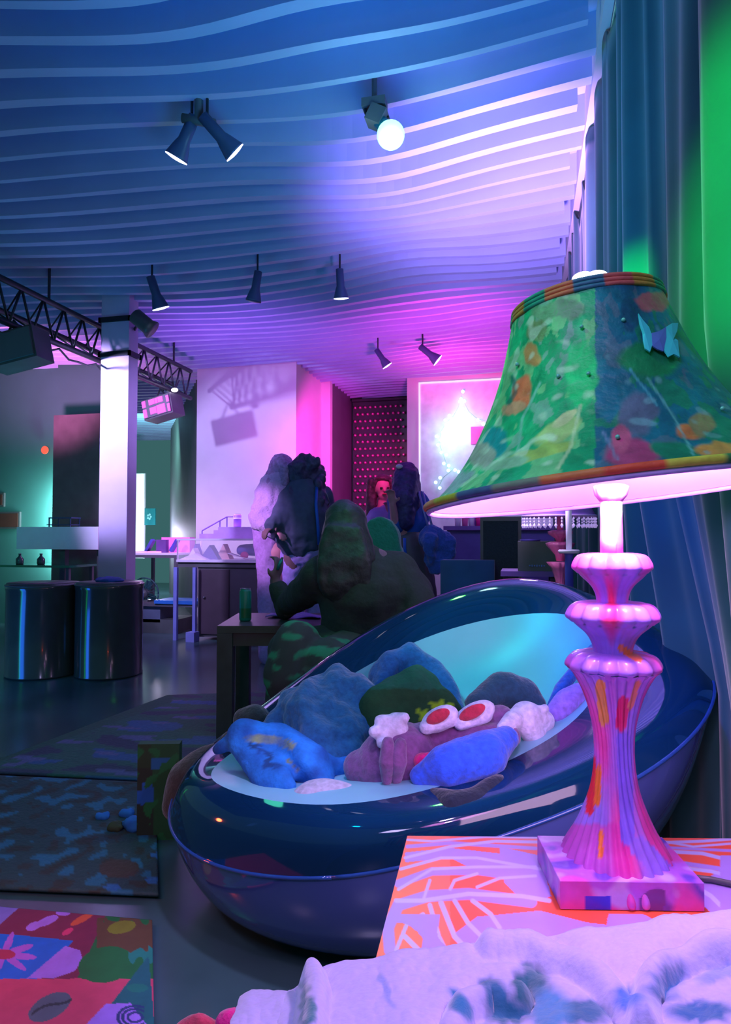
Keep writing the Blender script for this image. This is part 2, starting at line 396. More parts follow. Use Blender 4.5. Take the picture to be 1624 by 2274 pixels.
# corridor: bright tube and poster
a, b = PY(296, 1052, 10.8), PY(314, 1252, 10.8)
tl = empty('wall_light', ((a.x + b.x)/2, 10.85, 1.3), 'narrow upright mint-white light panel on the far corridor wall beside the pillar', 'light')
bm = nb(); box(bm, (a.x, 10.82, 0.6), (b.x, 10.89, a.z)); build('diffuser', bm, mat('panel_glow', (1, 1, 1), emit=(0.45, 1.0, 0.82), es=1.0), tl)
bm = nb(); box(bm, (a.x - 0.01, 10.86, 0.59), (b.x + 0.01, 10.9, a.z + 0.01)); build('housing', bm, white_paint, tl)
a, b = PY(318, 1129, 10.86), PY(344, 1166, 10.86)
po = empty('poster', (a + b) / 2, 'small dark teal poster with pale flower on the corridor wall', 'poster')
bm = nb(); box(bm, (a.x, 10.87, b.z), (b.x, 10.895, a.z)); build('board', bm, mat('teal_poster', c(20, 110, 110), 0.5), po)
bm = nb(); 
for k in range(5):
    t = 2*PI*k/5; ell(bm, ((a.x+b.x)/2 + 0.03*math.cos(t), 10.868, (a.z+b.z)/2 + 0.04*math.sin(t)), (0.022, 0.003, 0.022), sub=1)
build('flower_print', bm, mat('pale_teal', c(120, 190, 180)), po)

# ================================================================ TRUSS AND LIGHTS
TX, TZ1, TZ0 = -3.35, 2.70, 2.42
tr = empty('lighting_truss', (TX, 4.5, TZ1), 'black triangular lattice lighting truss clamped behind the pillar under the ceiling', 'truss')
tm = mat('truss_metal', c(50, 58, 66), 0.45, 0.5)
ya, yb = 1.5, 6.35
for (x, z) in ((TX, TZ1), (TX, TZ0), (TX - 0.22, (TZ0 + TZ1) / 2 + 0.02)):
    bm = nb(); tube(bm, [(x, ya, z), (x, yb, z)], 0.022, 10); build('chord', bm, tm, tr, True)
bm = nb(); n = 22
for i in range(n):
    y0 = ya + (yb - ya) * i / n; y1 = ya + (yb - ya) * (i + 1) / n; ym = (y0 + y1) / 2
    tube(bm, [(TX, y0, TZ1), (TX, ym, TZ0)], 0.009, 6); tube(bm, [(TX, ym, TZ0), (TX, y1, TZ1)], 0.009, 6)
    tube(bm, [(TX, y0, TZ1), (TX - 0.22, ym, TZ0 + 0.16)], 0.007, 6); tube(bm, [(TX - 0.22, ym, TZ0 + 0.16), (TX, y1, TZ0)], 0.007, 6)
build('lattice', bm, tm, tr, True)
for z in (TZ0, TZ1):
    bm = nb(); z2 = z + 0.03
    box(bm, (px0 - 0.02, 4.735, z2 - 0.02), (px1 + 0.02, 4.75, z2 + 0.02)); box(bm, (px1, 4.735, z2 - 0.02), (px1 + 0.02, 4.90, z2 + 0.02)); box(bm, (px0 - 0.12, 4.88, z2 - 0.02), (px1 + 0.02, 4.90, z2 + 0.02)); box(bm, (px0 - 0.02, 4.735, z2 - 0.02), (px0, 4.90, z2 + 0.02))
    build('clamp_band', bm, tm, tr)
for y0 in (2.0, 4.2, 6.0):
    bm = nb(); tube(bm, [(TX, y0, TZ1), (TX, y0, CEIL + 0.14)], 0.01, 6); build('hanger', bm, tm, tr)
# cable draped along the lower chord
cb = [(TX + 0.03, 3.4 + 0.11 * i, TZ0 - 0.04 - 0.05 * abs(math.sin(i * 0.8)) - 0.02 * (i % 2)) for i in range(14)]
bm = nb(); tube(bm, cb, 0.008, 6); tag(build('cable', bm, black_plastic, None, True), 'thin black cable drooping along the lower tube of the truss', 'cable')

def speaker(loc, size, rz, label, glow=False):
    s = empty('hanging_speaker', loc, label, 'speaker'); s.rotation_euler = (0, 0, 0)
    M = Matrix.Translation(Vector(loc)) @ Matrix.Rotation(rz, 4, 'Z') @ Matrix.Rotation(math.radians(-12), 4, 'Y')
    bm = nb(); cbox(bm, (0, 0, 0), size, M); build('cabinet', bm, black_plastic, s, bevel=0.012)
    bm = nb(); x, y_, z = size
    cbox(bm, (0, -y_/2 - 0.008, 0), (x*0.92, 0.014, z*0.86), M); build('grille', bm, dark_paint, s)
    if glow:
        gm = mat('painted_pink_reflection', c(250, 110, 210), 0.3, emit=(1.0, 0.12, 0.62), es=0.55)  # reflected pink light put in as glowing squares
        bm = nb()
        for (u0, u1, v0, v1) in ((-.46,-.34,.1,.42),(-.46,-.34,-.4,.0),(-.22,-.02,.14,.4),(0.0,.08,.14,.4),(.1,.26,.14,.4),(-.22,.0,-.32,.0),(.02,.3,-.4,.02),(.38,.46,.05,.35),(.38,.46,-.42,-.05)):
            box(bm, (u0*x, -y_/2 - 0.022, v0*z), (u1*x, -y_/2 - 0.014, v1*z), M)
        build('grille_reflection', bm, gm, s)
    bm = nb(); tube(bm, [M @ Vector((-x*0.2, 0, z/2)), M @ Vector((0, 0, z/2 + 0.1)), M @ Vector((x*0.2, 0, z/2))], 0.01, 6)
    tube(bm, [M @ Vector((0, 0, z/2 + 0.1)), Vector((loc[0], loc[1], TZ0))], 0.01, 6)
    build('bracket', bm, tm, s)
    return s
l1 = P(42, 778, 4.6); speaker(l1, (0.36, 0.2, 0.22), 0.1, 'black speaker box hanging from the truss at the left edge')
l2 = P(363, 907, 6.6); speaker(l2, (0.33, 0.2, 0.2), -0.1, 'hanging speaker with pink reflections painted on its grille right of the pillar', True)
# small bright lamp over the second speaker
lp = P(388, 866, 6.5); ol = empty('clip_lamp', lp, 'tiny bright clip lamp on top of the right hanging speaker', 'lamp')
bm = nb(); ell(bm, lp, (0.035, 0.02, 0.02)); build('bulb', bm, mat('white_glow', (1, 1, 1), emit=(0.9, 0.85, 1), es=6), ol, True)
bm = nb(); tube(bm, [lp, lp + Vector((0.03, 0.02, 0.1))], 0.012, 8); build('arm', bm, tm, ol)

metal_blue = mat('spot_metal', c(75, 95, 130), 0.4, 0.3)
ringm = mat('spot_lens_glow', (1, 1, 1), emit=(0.72, 0.70, 1.0), es=3.0)
def spot_head(px, py, d, dirv, s, label, group, es=None, mount=0.0):
    """track spot: neck, flared housing and a lit lens"""
    ctr = P(px, py, d); rr = ray(px, py); cz = -(dirv[0]*rr.dot(R) + dirv[1]*rr.dot(U)) - 0.07; dv = (R * dirv[0] + U * dirv[1] + F * cz).normalized()
    e = empty('track_spotlight', ctr, label, 'spotlight', group)
    bm = nb(); lathe(bm, [(0.018*s, -0.24*s), (0.032*s, -0.235*s), (0.034*s, -0.10*s), (0.045*s, -0.07*s), (0.062*s, -0.01*s), (0.066*s, 0.0)], 24, T(ctr, dv)); build('housing', bm, metal_blue, e, True)
    bm = nb(); lathe(bm, [(0.064*s, 0.001), (0.064*s, 0.006*s), (0.03*s, 0.012*s), (0.0001, 0.014*s)], 24, T(ctr, dv)); build('lens', bm, es or ringm, e, True)
    top = ctr - dv * 0.2 * s; bm = nb(); tube(bm, [top, Vector((top.x, top.y, CEIL + 0.14))], 0.008*s, 8); build('stem', bm, tm, e)
    return e
g = 'track spotlights on the ceiling'
spot_head(392, 350, 3.0, (-0.50, -0.86, -0.05), 0.8, 'left head of the twin ceiling spotlights, tilted down left', g)
spot_head(521, 338, 3.0, (0.72, -0.68, -0.05), 0.8, 'right head of the twin ceiling spotlights, tilted down right', g)
a = P(405, 262, 2.95); b = P(478, 275, 2.95)
bm = nb(); tube(bm, [a, b], 0.02, 10); tube(bm, [(a+b)/2, Vector(((a+b).x/2, (a+b).y/2, CEIL + 0.14))], 0.02, 8); tag(build('lamp_bar', bm, dark_paint, None, True), 'short dark bar carrying the twin ceiling spotlights', 'bracket')
spot_head(357, 684, 4.9, (0.25, -0.95, -0.1), 0.95, 'small ceiling spotlight with lit lens just right of the pillar top', g)
spot_head(563, 668, 4.7, (-0.2, -0.95, 0.3), 0.85, 'unlit dim ceiling spotlight between two lit ones', g, metal_blue)
spot_head(758, 662, 4.6, (0.05, -0.99, -0.1), 0.8, 'small lit ceiling spotlight in the middle of the far ceiling', g)
spot_head(860, 812, 6.6, (0.55, -0.8, 0.0), 0.8, 'spotlight above the black alcove, tilted right', g)
spot_head(972, 800, 6.4, (0.75, -0.6, 0.0), 0.9, 'spotlight above the pale screen, tilted right', g)
a = P(318, 716, 5.2); e = empty('stage_lamp', a, 'black stage lamp strapped to the right side of the pillar top', 'lamp')
bm = nb(); lathe(bm, [(0.05, -0.09), (0.06, -0.08), (0.06, 0.05), (0.075, 0.09)], 16, T(a, R * 0.6 - U * 0.5)); build('housing', bm, black_plastic, e, True)
bm = nb(); tube(bm, [a + U*0.05, Vector((px1 - 0.02, 4.85, a.z + 0.02))], 0.012, 8); build('arm', bm, tm, e)
# ceiling projector with glowing teal bulb
a = P(838, 262, 2.85); e = empty('ceiling_projector', a, 'small ceiling-hung effects lamp with glowing teal globe', 'lamp')
bm = nb(); cbox(bm, (0, 0, 0), (0.07, 0.08, 0.07), Matrix.Translation(a) @ Matrix.Rotation(0.5, 4, 'Y')); build('body', bm, dark_paint, e, bevel=0.008)
bm = nb(); b = P(832, 232, 2.85); cbox(bm, (0, 0, 0), (0.1, 0.06, 0.035), Matrix.Translation(b)); tube(bm, [b, Vector((b.x, b.y, CEIL + 0.14))], 0.012, 8); build('mount', bm, dark_paint, e, bevel=0.005)
bm = nb(); tube(bm, [b + R*0.04, a + R*0.045], 0.006, 6); tube(bm, [b - R*0.04, a - R*0.045], 0.006, 6); build('yoke', bm, tm, e)
g0 = P(868, 300, 2.82); bm = nb(); ell(bm, g0, (0.058, 0.058, 0.058)); build('globe', bm, mat('teal_globe', (1, 1, 1), emit=(0.30, 1.0, 0.78), es=2.2), e, True)
bm = nb(); tube(bm, [a, g0], [0.03, 0.03], 12); build('neck', bm, mat('teal_plastic', c(30, 150, 170), 0.4), e, True)
light('POINT', 'globe_light', g0 - U * 0.14 - F*0.1, (0.45, 0.9, 1.0), 3.5, 0.06)
# ================================================================ CURTAIN
vel = mat('curtain_velvet', c(30, 86, 90), 0.85, var=0.15, scale=5, sheen=0.3)
def curtain(name, ya, yb, off, label, seed, ztop, folds):
    bm = nb(); nu = int((yb - ya) * 90)
    def fn(u, v):
        yy = ya + (yb - ya) * u
        ph = yy * folds + 1.6 * math.sin(yy * 2.1 + seed) + seed
        dpt = 0.030 * math.sin(ph) + 0.012 * math.sin(2.3 * ph + v * 1.5) + 0.008 * math.sin(ph * 0.5 + 3 * v)
        zt = ztop + (0.035 * math.sin(ph * 2.2) + 0.03 * noise.noise(Vector((yy * 9, seed, 0)))) 
        z = 0.015 + (zt - 0.015) * v
        return (off + dpt * (1.15 - 0.3 * v) + 0.13 * math.exp(-((yy - 1.75) / 0.55) ** 2) * max(0, min(1, (1.35 - z) / 0.7)), yy, z)
    grid(bm, nu, 24, fn)
    o = build(name, bm, vel, None, True)
    m_ = o.modifiers.new('thickness', 'SOLIDIFY'); m_.thickness = 0.006
    return tag(o, label, 'curtain')
curtain('curtain', 0.95, 1.78, 0.335, 'near green-lit velvet curtain panel at the right edge', 0.3, 2.84, 24)
curtain('curtain', 1.83, 7.3, 0.335, 'long blue-lit velvet curtain running back behind the lampshade', 2.0, 2.83, 20)
bm = nb(); tube(bm, [(0.335, 0.9, 2.87), (0.335, 7.6, 2.87)], 0.012, 8); tag(build('curtain_rail', bm, steel, None, True), 'thin rail the velvet curtains hang from', 'rail')

# ================================================================ DISPLAY CASES, SHELVES
glass = bpy.data.materials.new('case_glass'); glass.use_nodes = True; nt = glass.node_tree; b = nt.nodes['Principled BSDF']
b.inputs['Base Color'].default_value = (0.9, 0.85, 1, 1); b.inputs['Roughness'].default_value = 0.03
tn = nt.nodes.new('ShaderNodeBsdfTransparent'); mx = nt.nodes.new('ShaderNodeMixShader'); mx.inputs[0].default_value = 0.82
nt.links.new(b.outputs[0], mx.inputs[1]); nt.links.new(tn.outputs[0], mx.inputs[2]); nt.links.new(mx.outputs[0], nt.nodes['Material Output'].inputs[0])
white_lam = mat('white_laminate', c(225, 215, 235), 0.4, var=0.04)
cab_black = mat('cabinet_black', c(82, 82, 90), 0.5, var=0.1)
paper = mat('paper_white', c(235, 225, 240), 0.7, var=0.03); paper_p = mat('paper_peach', c(250, 190, 190), 0.7); paper_v = mat('paper_violet', c(110, 90, 170), 0.7)
DY = 5.95
def X(px, y=DY): return XY(px, y)
def Zp(py, px=500, y=DY): return PY(px, py, y).z
dc = empty('display_case', (X(490), DY + 0.25, 0), 'long glass display case on a black cabinet in front of the bright wall', 'display case')
x0, x1 = X(393), X(590); zt, zb = Zp(1197), Zp(1244)
bm = nb(); box(bm, (x0, DY, zb - 0.02), (x1, DY + 0.5, zb)); build('deck', bm, white_lam, dc)
bm = nb(); box(bm, (x0, DY, zt - 0.012), (x1, DY + 0.5, zt)); build('top_glass', bm, glass, dc)
bm = nb(); box(bm, (x0, DY, zb), (x1, DY + 0.006, zt - 0.012)); build('front_glass', bm, glass, dc)
bm = nb()
for xx in (x0, x1 - 0.012):
    for yy in (DY, DY + 0.488): box(bm, (xx, yy, zb), (xx + 0.012, yy + 0.012, zt - 0.012))
box(bm, (x0, DY - 0.006, zt - 0.014), (x1, DY, zt + 0.004)); box(bm, (x0, DY - 0.008, zb - 0.022), (x1, DY, zb + 0.002)); build('edge_rail', bm, white_lam, dc)
bm = nb(); box(bm, (X(436), DY + 0.04, 0.03), (x1 - 0.02, DY + 0.48, zb - 0.02)); box(bm, (x0, DY + 0.02, zb - 0.07), (x1, DY + 0.48, zb - 0.02)); build('cabinet', bm, cab_black, dc)
bm = nb(); box(bm, (X(441), DY + 0.022, 0.06), (X(507), DY + 0.04, zb - 0.09)); dr = build('door', bm, mat('cabinet_door', c(66, 54, 66), 0.45), dc)
bm = nb(); ell(bm, (X(453), DY + 0.012, Zp(1328)), (0.012, 0.012, 0.012), sub=2); build('knob', bm, steel, dr, True)
bm = nb(); box(bm, (X(512), DY + 0.022, 0.06), (x1 - 0.03, DY + 0.04, zb - 0.09)); build('door', bm, cab_black, dc)
for i, pxx in enumerate((392, 434)):
    bm = nb(); xx = X(pxx); box(bm, (xx, DY - 0.05 + 0.0 * i, 0), (xx + (0.035 if i == 0 else 0.03), DY - 0.015, zb - 0.07)); build('leg', bm, mat('leg_blue', c(120, 130, 200), 0.4), dc)
bm = nb(); box(bm, (X(428), DY - 0.12, 0), (X(446), DY - 0.012, 0.09)); build('foot_block', bm, MC['leg_blue'], dc)
# things inside the case
def card(x, y, w_, h_, ang, m, label, lean=0.9, name='card', z0=None):
    bm = nb(); M = Matrix.Translation((x, y, (z0 if z0 is not None else zb) + h_ / 2 * math.sin(lean) + 0.004)) @ Matrix.Rotation(ang, 4, 'Z') @ Matrix.Rotation(lean - PI/2, 4, 'X')
    cbox(bm, (0, 0, 0), (w_, 0.006, h_), M); o = build(name, bm, m); return tag(o, label, name.replace('_', ' '))
def tent(pxc, w_, h_, m, label, dy=0.12):
    xx = X(pxc); e = empty('folded_card', (xx, DY + dy, zb), label, 'card'); 
    bm = nb(); y_ = DY + dy
    a_ = [(xx - w_/2, y_, zb + 0.001), (xx, y_ + 0.01, zb + h_), (xx + w_/2, y_, zb + 0.001)]
    for dyy in (0.0,):
        for p_, q_ in ((a_[0], a_[1]), (a_[1], a_[2])):
            v = [bm.verts.new(s_) for s_ in (p_, q_, (q_[0], q_[1] + 0.1, q_[2]), (p_[0], p_[1] + 0.1, p_[2]))]; bm.faces.new(v)
    v = [bm.verts.new(s_) for s_ in a_]; bm.faces.new(v)
    build('sheet', bm, m, e).modifiers.new('t', 'SOLIDIFY').thickness = 0.003
tent(415, 0.12, 0.11, paper, 'small white folded card at the left end of the glass case')
tent(452, 0.2, 0.14, paper_v, 'violet triangular folded card in the glass case')
tent(425, 0.28, 0.06, paper, 'low white folded sheet at the front left of the glass case', 0.03)
tent(475, 0.15, 0.15, paper_p, 'peach folded card standing right of the violet one in the glass case', 0.2)
tent(400, 0.1, 0.15, paper_v, 'narrow violet card at the left post of the glass case', 0.3)
bm = nb(); cap(bm, (X(508), DY + 0.3, zb + 0.09), (X(572), DY + 0.35, zb + 0.1), 0.05, 0.085); tag(blob('rolled_cloth', bm, mat('violet_cloth', c(105, 90, 175), 0.8), None, 0.012, 3, 0.01), 'violet-blue bundled cloth at the right end of the glass case', 'cloth')
bm = nb(); v = grid(bm, 10, 2, lambda u, q: (X(500) + 0.34 * u, DY + 0.05 + 0.1 * q, zb + 0.06 * (1 - u) * (1 - u) + 0.006)); o = build('curled_paper', bm, paper, None, True); o.modifiers.new('t', 'SOLIDIFY').thickness = 0.003; tag(o, 'white curled sheet in front of the bundled cloth in the glass case', 'paper')
bm = nb(); ell(bm, (X(532), DY + 0.12, zb + 0.045), (0.04, 0.03, 0.035)); tag(build('pink_flower', bm, mat('pink_petal', c(235, 60, 150)), None, True), 'small pink flower head on the curled sheet', 'flower')
light('AREA', 'case_light', ((x0+x1)/2, DY + 0.25, zt + 0.5), (0.85, 0.45, 1.0), 10, 0.5, ((x0+x1)/2, DY + 0.25, zb), sy=0.3)
# miniature skate ramp on top of the case
mr_ = empty('miniature_ramp', (X(505), DY + 0.25, zt), 'miniature stepped skate ramp with handrail standing on the glass case', 'model')
rm = mat('ramp_card', c(190, 150, 225), 0.6)
def step(xa_, xb_, z0, z1, bm): box(bm, (xa_, DY + 0.1, z0), (xb_, DY + 0.4, z1))
bm = nb(); step(X(432), X(590), zt, zt + 0.05, bm); step(X(464), X(585), zt + 0.05, zt + 0.085, bm); step(X(474), X(566), zt + 0.085, zt + 0.115, bm)
v = [bm.verts.new(q) for q in ((X(556), DY+0.1, zt+0.115), (X(575), DY+0.1, zt+0.05), (X(556), DY+0.1, zt+0.05), (X(556), DY+0.4, zt+0.115), (X(575), DY+0.4, zt+0.05), (X(556), DY+0.4, zt+0.05))]
for f in ((0,1,2),(3,5,4),(0,3,4,1),(0,2,5,3),(1,4,5,2)): bm.faces.new([v[i] for i in f])
build('deck', bm, rm, mr_)
bm = nb(); h0 = Vector((X(436), DY + 0.12, zt + 0.08)); h1 = Vector((X(492), DY + 0.12, zt + 0.215))
tube(bm, [h0, h1, h1 + Vector((0.06, 0, 0.0))], 0.007, 6); tube(bm, [h0, (h0.x, h0.y, zt + 0.05)], 0.006, 6); q = h0.lerp(h1, 0.72); tube(bm, [q, (q.x, q.y, zt + 0.085)], 0.006, 6); tube(bm, [h1, (h1.x, h1.y, zt + 0.11)], 0.006, 6); build('handrail', bm, mat('violet_rail', c(130, 100, 190), 0.4), mr_)
def can(loc, r, h, m_body, label, name='drink_can', extra=None):
    e = empty(name, loc, label, 'can'); M = Matrix.Translation(Vector(loc))
    bm = nb(); lathe(bm, [(r*0.82, 0), (r, h*0.05), (r, h*0.9), (r*0.85, h*0.975)], 28, M); build('body', bm, m_body, e, True)
    bm = nb(); lathe(bm, [(r*0.85, h*0.975), (r*0.87, h), (r*0.8, h), (r*0.78, h*0.985), (0.0001, h*0.985)], 28, M, capb=False); ld = build('lid', bm, steel, e, True)
    bm = nb(); lathe(bm, [(r*0.25, h*0.99), (r*0.25, h*1.0), (r*0.12, h*1.0)], 12, M @ Matrix.Translation((0, -r*0.2, 0))); build('pull_tab', bm, steel, ld, True)
    if extra:
        bm = nb(); lathe(bm, [(r*1.004, h*extra[0]), (r*1.004, h*extra[1])], 28, M, capb=False, capt=False); build('label_band', bm, extra[2], e, True)
    return e
can((X(506), DY + 0.22, zt + 0.115), 0.038, 0.13, mat('violet_can', c(150, 110, 210), 0.35), 'violet drink can standing on top of the miniature ramp', extra=(0.62, 0.72, paper))

# left display case: lower glass table with shelf, desk fan
lx0_, lx1_ = XY(288, 6.25), XY(394, 6.25); LY = 6.25; lz = PY(340, 1228, LY).z; lzt = PY(340, 1190, LY).z
lc = empty('display_table', ((lx0_+lx1_)/2, LY + 0.2, 0), 'black-framed display table with pink-lit deck beside the pillar', 'display table')
bm = nb(); box(bm, (lx0_, LY, lz - 0.02), (lx1_, LY + 0.45, lz)); build('deck', bm, white_lam, lc)
bm = nb(); box(bm, (lx0_ + 0.01, LY, lz - 0.05), (lx1_, LY + 0.03, lz - 0.02)); zs = PY(340, 1340, LY).z
box(bm, (lx0_, LY, zs - 0.03), (X(440), LY + 0.45, zs)); build('frame', bm, cab_black, lc)
for xx in (lx0_, lx1_ - 0.035):
    for yy in (LY, LY + 0.42):
        bm = nb(); box(bm, (xx, yy, 0), (xx + 0.03, yy + 0.03, lz - 0.05)); build('leg', bm, cab_black, lc)
bm = nb(); box(bm, (lx0_ + 0.3, LY - 0.02, zs + 0.0), (X(438), LY + 0.3, zs + 0.035)); tag(build('blue_tray', bm, mat('blue_tray', c(40, 110, 190), 0.4)), 'flat blue tray on the lower shelf behind the blue-lit leg', 'tray')
bm = nb(); box(bm, (X(423), LY - 0.01, zs + 0.036), (X(436), LY + 0.08, zs + 0.1)); tag(build('blue_box', bm, MC['blue_tray'], bevel=0.004), 'small blue box standing on the blue tray', 'box')
bm = nb(); box(bm, (lx0_ + 0.02, LY + 0.05, zs - 0.2), (XY(352, LY), LY + 0.4, zs - 0.032)); build('drawer', bm, mat('slate_panel', c(85, 95, 120), 0.6), lc)
bm = nb(); box(bm, (lx0_ + 0.05, LY + 0.05, 0.0), (XY(388, LY), LY + 0.45, 0.14)); tag(build('storage_box', bm, black_plastic, bevel=0.008), 'black storage box on the floor under the display table', 'box')
# fan
fc = Vector((XY(322, LY + 0.2), LY + 0.2, PY(322, 1318, LY + 0.2).z)); fr_ = 0.165
fn_ = empty('desk_fan', (fc.x, fc.y, zs), 'round wire-caged desk fan on the shelf right of the pillar', 'fan')
dark_teal = mat('fan_plastic', c(36, 80, 84), 0.45)
bm = nb(); tube(bm, [fc + Vector((fr_*math.cos(t*PI/18), 0, fr_*math.sin(t*PI/18))) for t in range(37)], 0.008, 6)
for k in range(24):
    t = 2*PI*k/24; tube(bm, [fc + Vector((0.05*math.cos(t), -0.03, 0.05*math.sin(t))), fc + Vector((fr_*math.cos(t), 0, fr_*math.sin(t)))], 0.0025, 4)
build('cage', bm, dark_teal, fn_, True)
bm = nb(); 
for k in range(4):
    t = 2*PI*k/4 + 0.4; M = Matrix.Translation(fc) @ Matrix.Rotation(t, 4, 'Y') @ Matrix.Translation((0.085, 0.015, 0)) @ Matrix.Rotation(0.5, 4, 'X'); cbox(bm, (0,0,0), (0.11, 0.003, 0.07), M)
build('blades', bm, dark_teal, fn_, bevel=0.001)
bm = nb(); lathe(bm, [(0.0001, -0.05), (0.045, -0.045), (0.055, 0.0), (0.05, 0.07), (0.0001, 0.09)], 20, T(fc, (0, 1, 0))); build('motor', bm, black_plastic, fn_, True)
bm = nb(); tube(bm, [fc + Vector((0, 0.03, -0.04)), (fc.x, fc.y + 0.03, zs + 0.01)], 0.02, 10); cbox(bm, (fc.x, fc.y, zs + 0.008), (0.16, 0.14, 0.016)); build('base', bm, black_plastic, fn_)
# things on the display table
z_save = zb
for (pxx, pyy, w_, h_, m_, a_, lab) in ((345, 0.16, 0.24, 0.015, paper_p, 0.3, 'flat peach leaflet on the pink-lit display table'), (318, 0.1, 0.14, 0.015, paper, -0.5, 'flat white leaflet near the pillar on the display table')):
    xx = XY(pxx, LY + pyy); bm = nb(); cbox(bm, (xx, LY + pyy, lz + h_/2), (w_, 0.18, h_), None); tag(build('leaflet', bm, m_), lab, 'leaflet')
bm = nb(); xx = XY(360, LY + 0.1); box(bm, (xx - 0.055, LY + 0.08, lz + 0.001), (xx + 0.055, LY + 0.14, lz + 0.135)); o = tag(build('dark_gift_bag', bm, mat('violet_box', c(95, 60, 130), 0.5), bevel=0.004), 'dark violet square box standing on the display table', 'box')
for pxx, lab in ((334, 'blue angled prism stand left of the violet box'), (388, 'blue angled prism stand at the end of the display table')):
    xx = XY(pxx, LY + 0.15); bm = nb(); M = Matrix.Translation((xx, LY + 0.15, lz + 0.075)) @ Matrix.Rotation(0.55, 4, 'Y'); cbox(bm, (0, 0, 0), (0.03, 0.06, 0.14), M); tag(build('angled_stand', bm, mat('blue_stand', c(70, 70, 160), 0.4), bevel=0.003), lab, 'stand')
bm = nb(); box(bm, (XY(325, LY), LY + 0.3, lz + 0.001), (lx1_ - 0.02, LY + 0.42, lz + 0.16)); tag(build('pink_box', bm, mat('pink_card', c(220, 120, 210), 0.6), bevel=0.02), 'long pink box at the back of the display table', 'box')
light('AREA', 'table_light', ((lx0_+lx1_)/2, LY - 0.1, lz + 0.7), (0.9, 0.35, 0.9), 7, 0.4, ((lx0_+lx1_)/2, LY + 0.2, lz))

# ================================================================ LEFT: white counter, drums
CYY = 5.75; x0, x1 = XY(37, CYY), XY(218, CYY); z0_, z1_ = PY(120, 1220, CYY).z, PY(120, 1170, CYY).z
wc = empty('white_counter', ((x0+x1)/2, CYY + 0.2, 0), 'thick white slab counter on dark legs left of the pillar', 'counter')
bm = nb(); box(bm, (x0, CYY, z0_), (x1, CYY + 0.4, z1_)); build('slab', bm, white_lam, wc, bevel=0.006)
for xx in (XY(118, CYY), x1 - 0.08):
    bm = nb(); box(bm, (xx, CYY + 0.1, 0), (xx + 0.06, CYY + 0.16, z0_)); build('leg', bm, cab_black, wc)
bm = nb(); box(bm, (XY(118, CYY), CYY + 0.1, 0.5), (x1, CYY + 0.13, 0.55)); build('rail', bm, cab_black, wc)
st = empty('small_rack', (XY(133, CYY), CYY + 0.2, z1_), 'tiny black wire rack standing on the white slab counter', 'rack')
bm = nb(); a0, a1 = XY(107, CYY + .1), XY(158, CYY + .1); zz = z1_ + 0.085
box(bm, (a0, CYY + 0.1, zz), (a1, CYY + 0.25, zz + 0.012)); build('shelf', bm, mat('rack_blue', c(30, 70, 110), 0.4), st)
bm = nb(); box(bm, (a0 - 0.02, CYY + 0.1, z1_ + 0.018), (a1 - 0.01, CYY + 0.25, z1_ + 0.026))
for xx in (a0, a1 - 0.02):
    for yy in (CYY + 0.1, CYY + 0.24): box(bm, (xx, yy, z1_), (xx + 0.01, yy + 0.01, zz))
build('wire_frame', bm, MC['rack_blue'], st)
# low dark glass table, its green reflections put into the top's colour
gt = empty('glass_table', (XY(60, 5.2), 5.3, 0), 'low dark glass-topped table with painted green reflections behind the black drums', 'table')
g0z = PY(60, 1255, 5.2).z; x0, x1 = XY(-120, 5.2), XY(155, 5.2)
bm = nb(); box(bm, (x0, 5.2, g0z - 0.02), (x1, 5.6, g0z)); build('tabletop', bm, mat('glass_green_reflection', c(24, 120, 84), 0.1, coat=0.5), gt)
for xx in (x0, x1 - 0.05):
    for yy in (5.22, 5.55):
        bm = nb(); box(bm, (xx, yy, 0), (xx + 0.03, yy + 0.03, g0z - 0.02)); build('leg', bm, cab_black, gt)
bt = mat('dark_glass_bottle', c(50, 75, 78), 0.15)
for pxx, lab in ((45, 'left dark bottle on the glass table'), (92, 'right dark bottle on the glass table')):
    xx = XY(pxx, 5.35); e = empty('bottle', (xx, 5.35, g0z), lab, 'bottle')
    bm = nb(); lathe(bm, [(0.03, 0), (0.034, 0.01), (0.034, 0.05), (0.012, 0.075), (0.011, 0.09)], 16, Matrix.Translation((xx, 5.35, g0z))); build('body', bm, bt, e, True)
    bm = nb(); lathe(bm, [(0.013, 0.09), (0.013, 0.1)], 12, Matrix.Translation((xx, 5.35, g0z))); build('cap', bm, steel, e, True)
dx = Vector((1, 0, 0))
def drum(pxc, py_bot, rpx, zt, label):
    q = PZ(pxc, py_bot, 0); d = (q - CAM).dot(F); r = rpx * d / FPX; ctr = q + Vector((0, r, 0))
    e = empty('drum_stool', ctr, label, 'drum', 'black glossy drums by the pillar'); M = Matrix.Translation(ctr)
    bm = nb(); lathe(bm, [(r*0.97, 0), (r, 0.01), (r, zt*0.02), (r*0.985, zt*0.03), (r*0.985, zt*0.93), (r, zt*0.94), (r, zt*0.985), (r*0.98, zt)], 64, M); build('shell', bm, black_gloss, e, True)
    bm = nb(); lathe(bm, [(r*0.97, zt), (r*0.97, zt + 0.006), (0.0001, zt + 0.006)], 48, M, capb=False); build('lid', bm, black_plastic, e, True)
    bm = nb(); tube(bm, [ctr + Vector((r*1.0*math.cos(2*PI*k/40), r*1.0*math.sin(2*PI*k/40), zt*0.985)) for k in range(41)], 0.006, 6); build('rim', bm, black_plastic, e, True)
    return ctr, r
drm = []
d2, r2 = drum(196, 1512, 76, 0.66, 'black glossy drum touching the pillar, green streak on its side')
d1, r1 = drum(38, 1512, 80, 0.655, 'black glossy drum at the left edge, blue streak on its side')
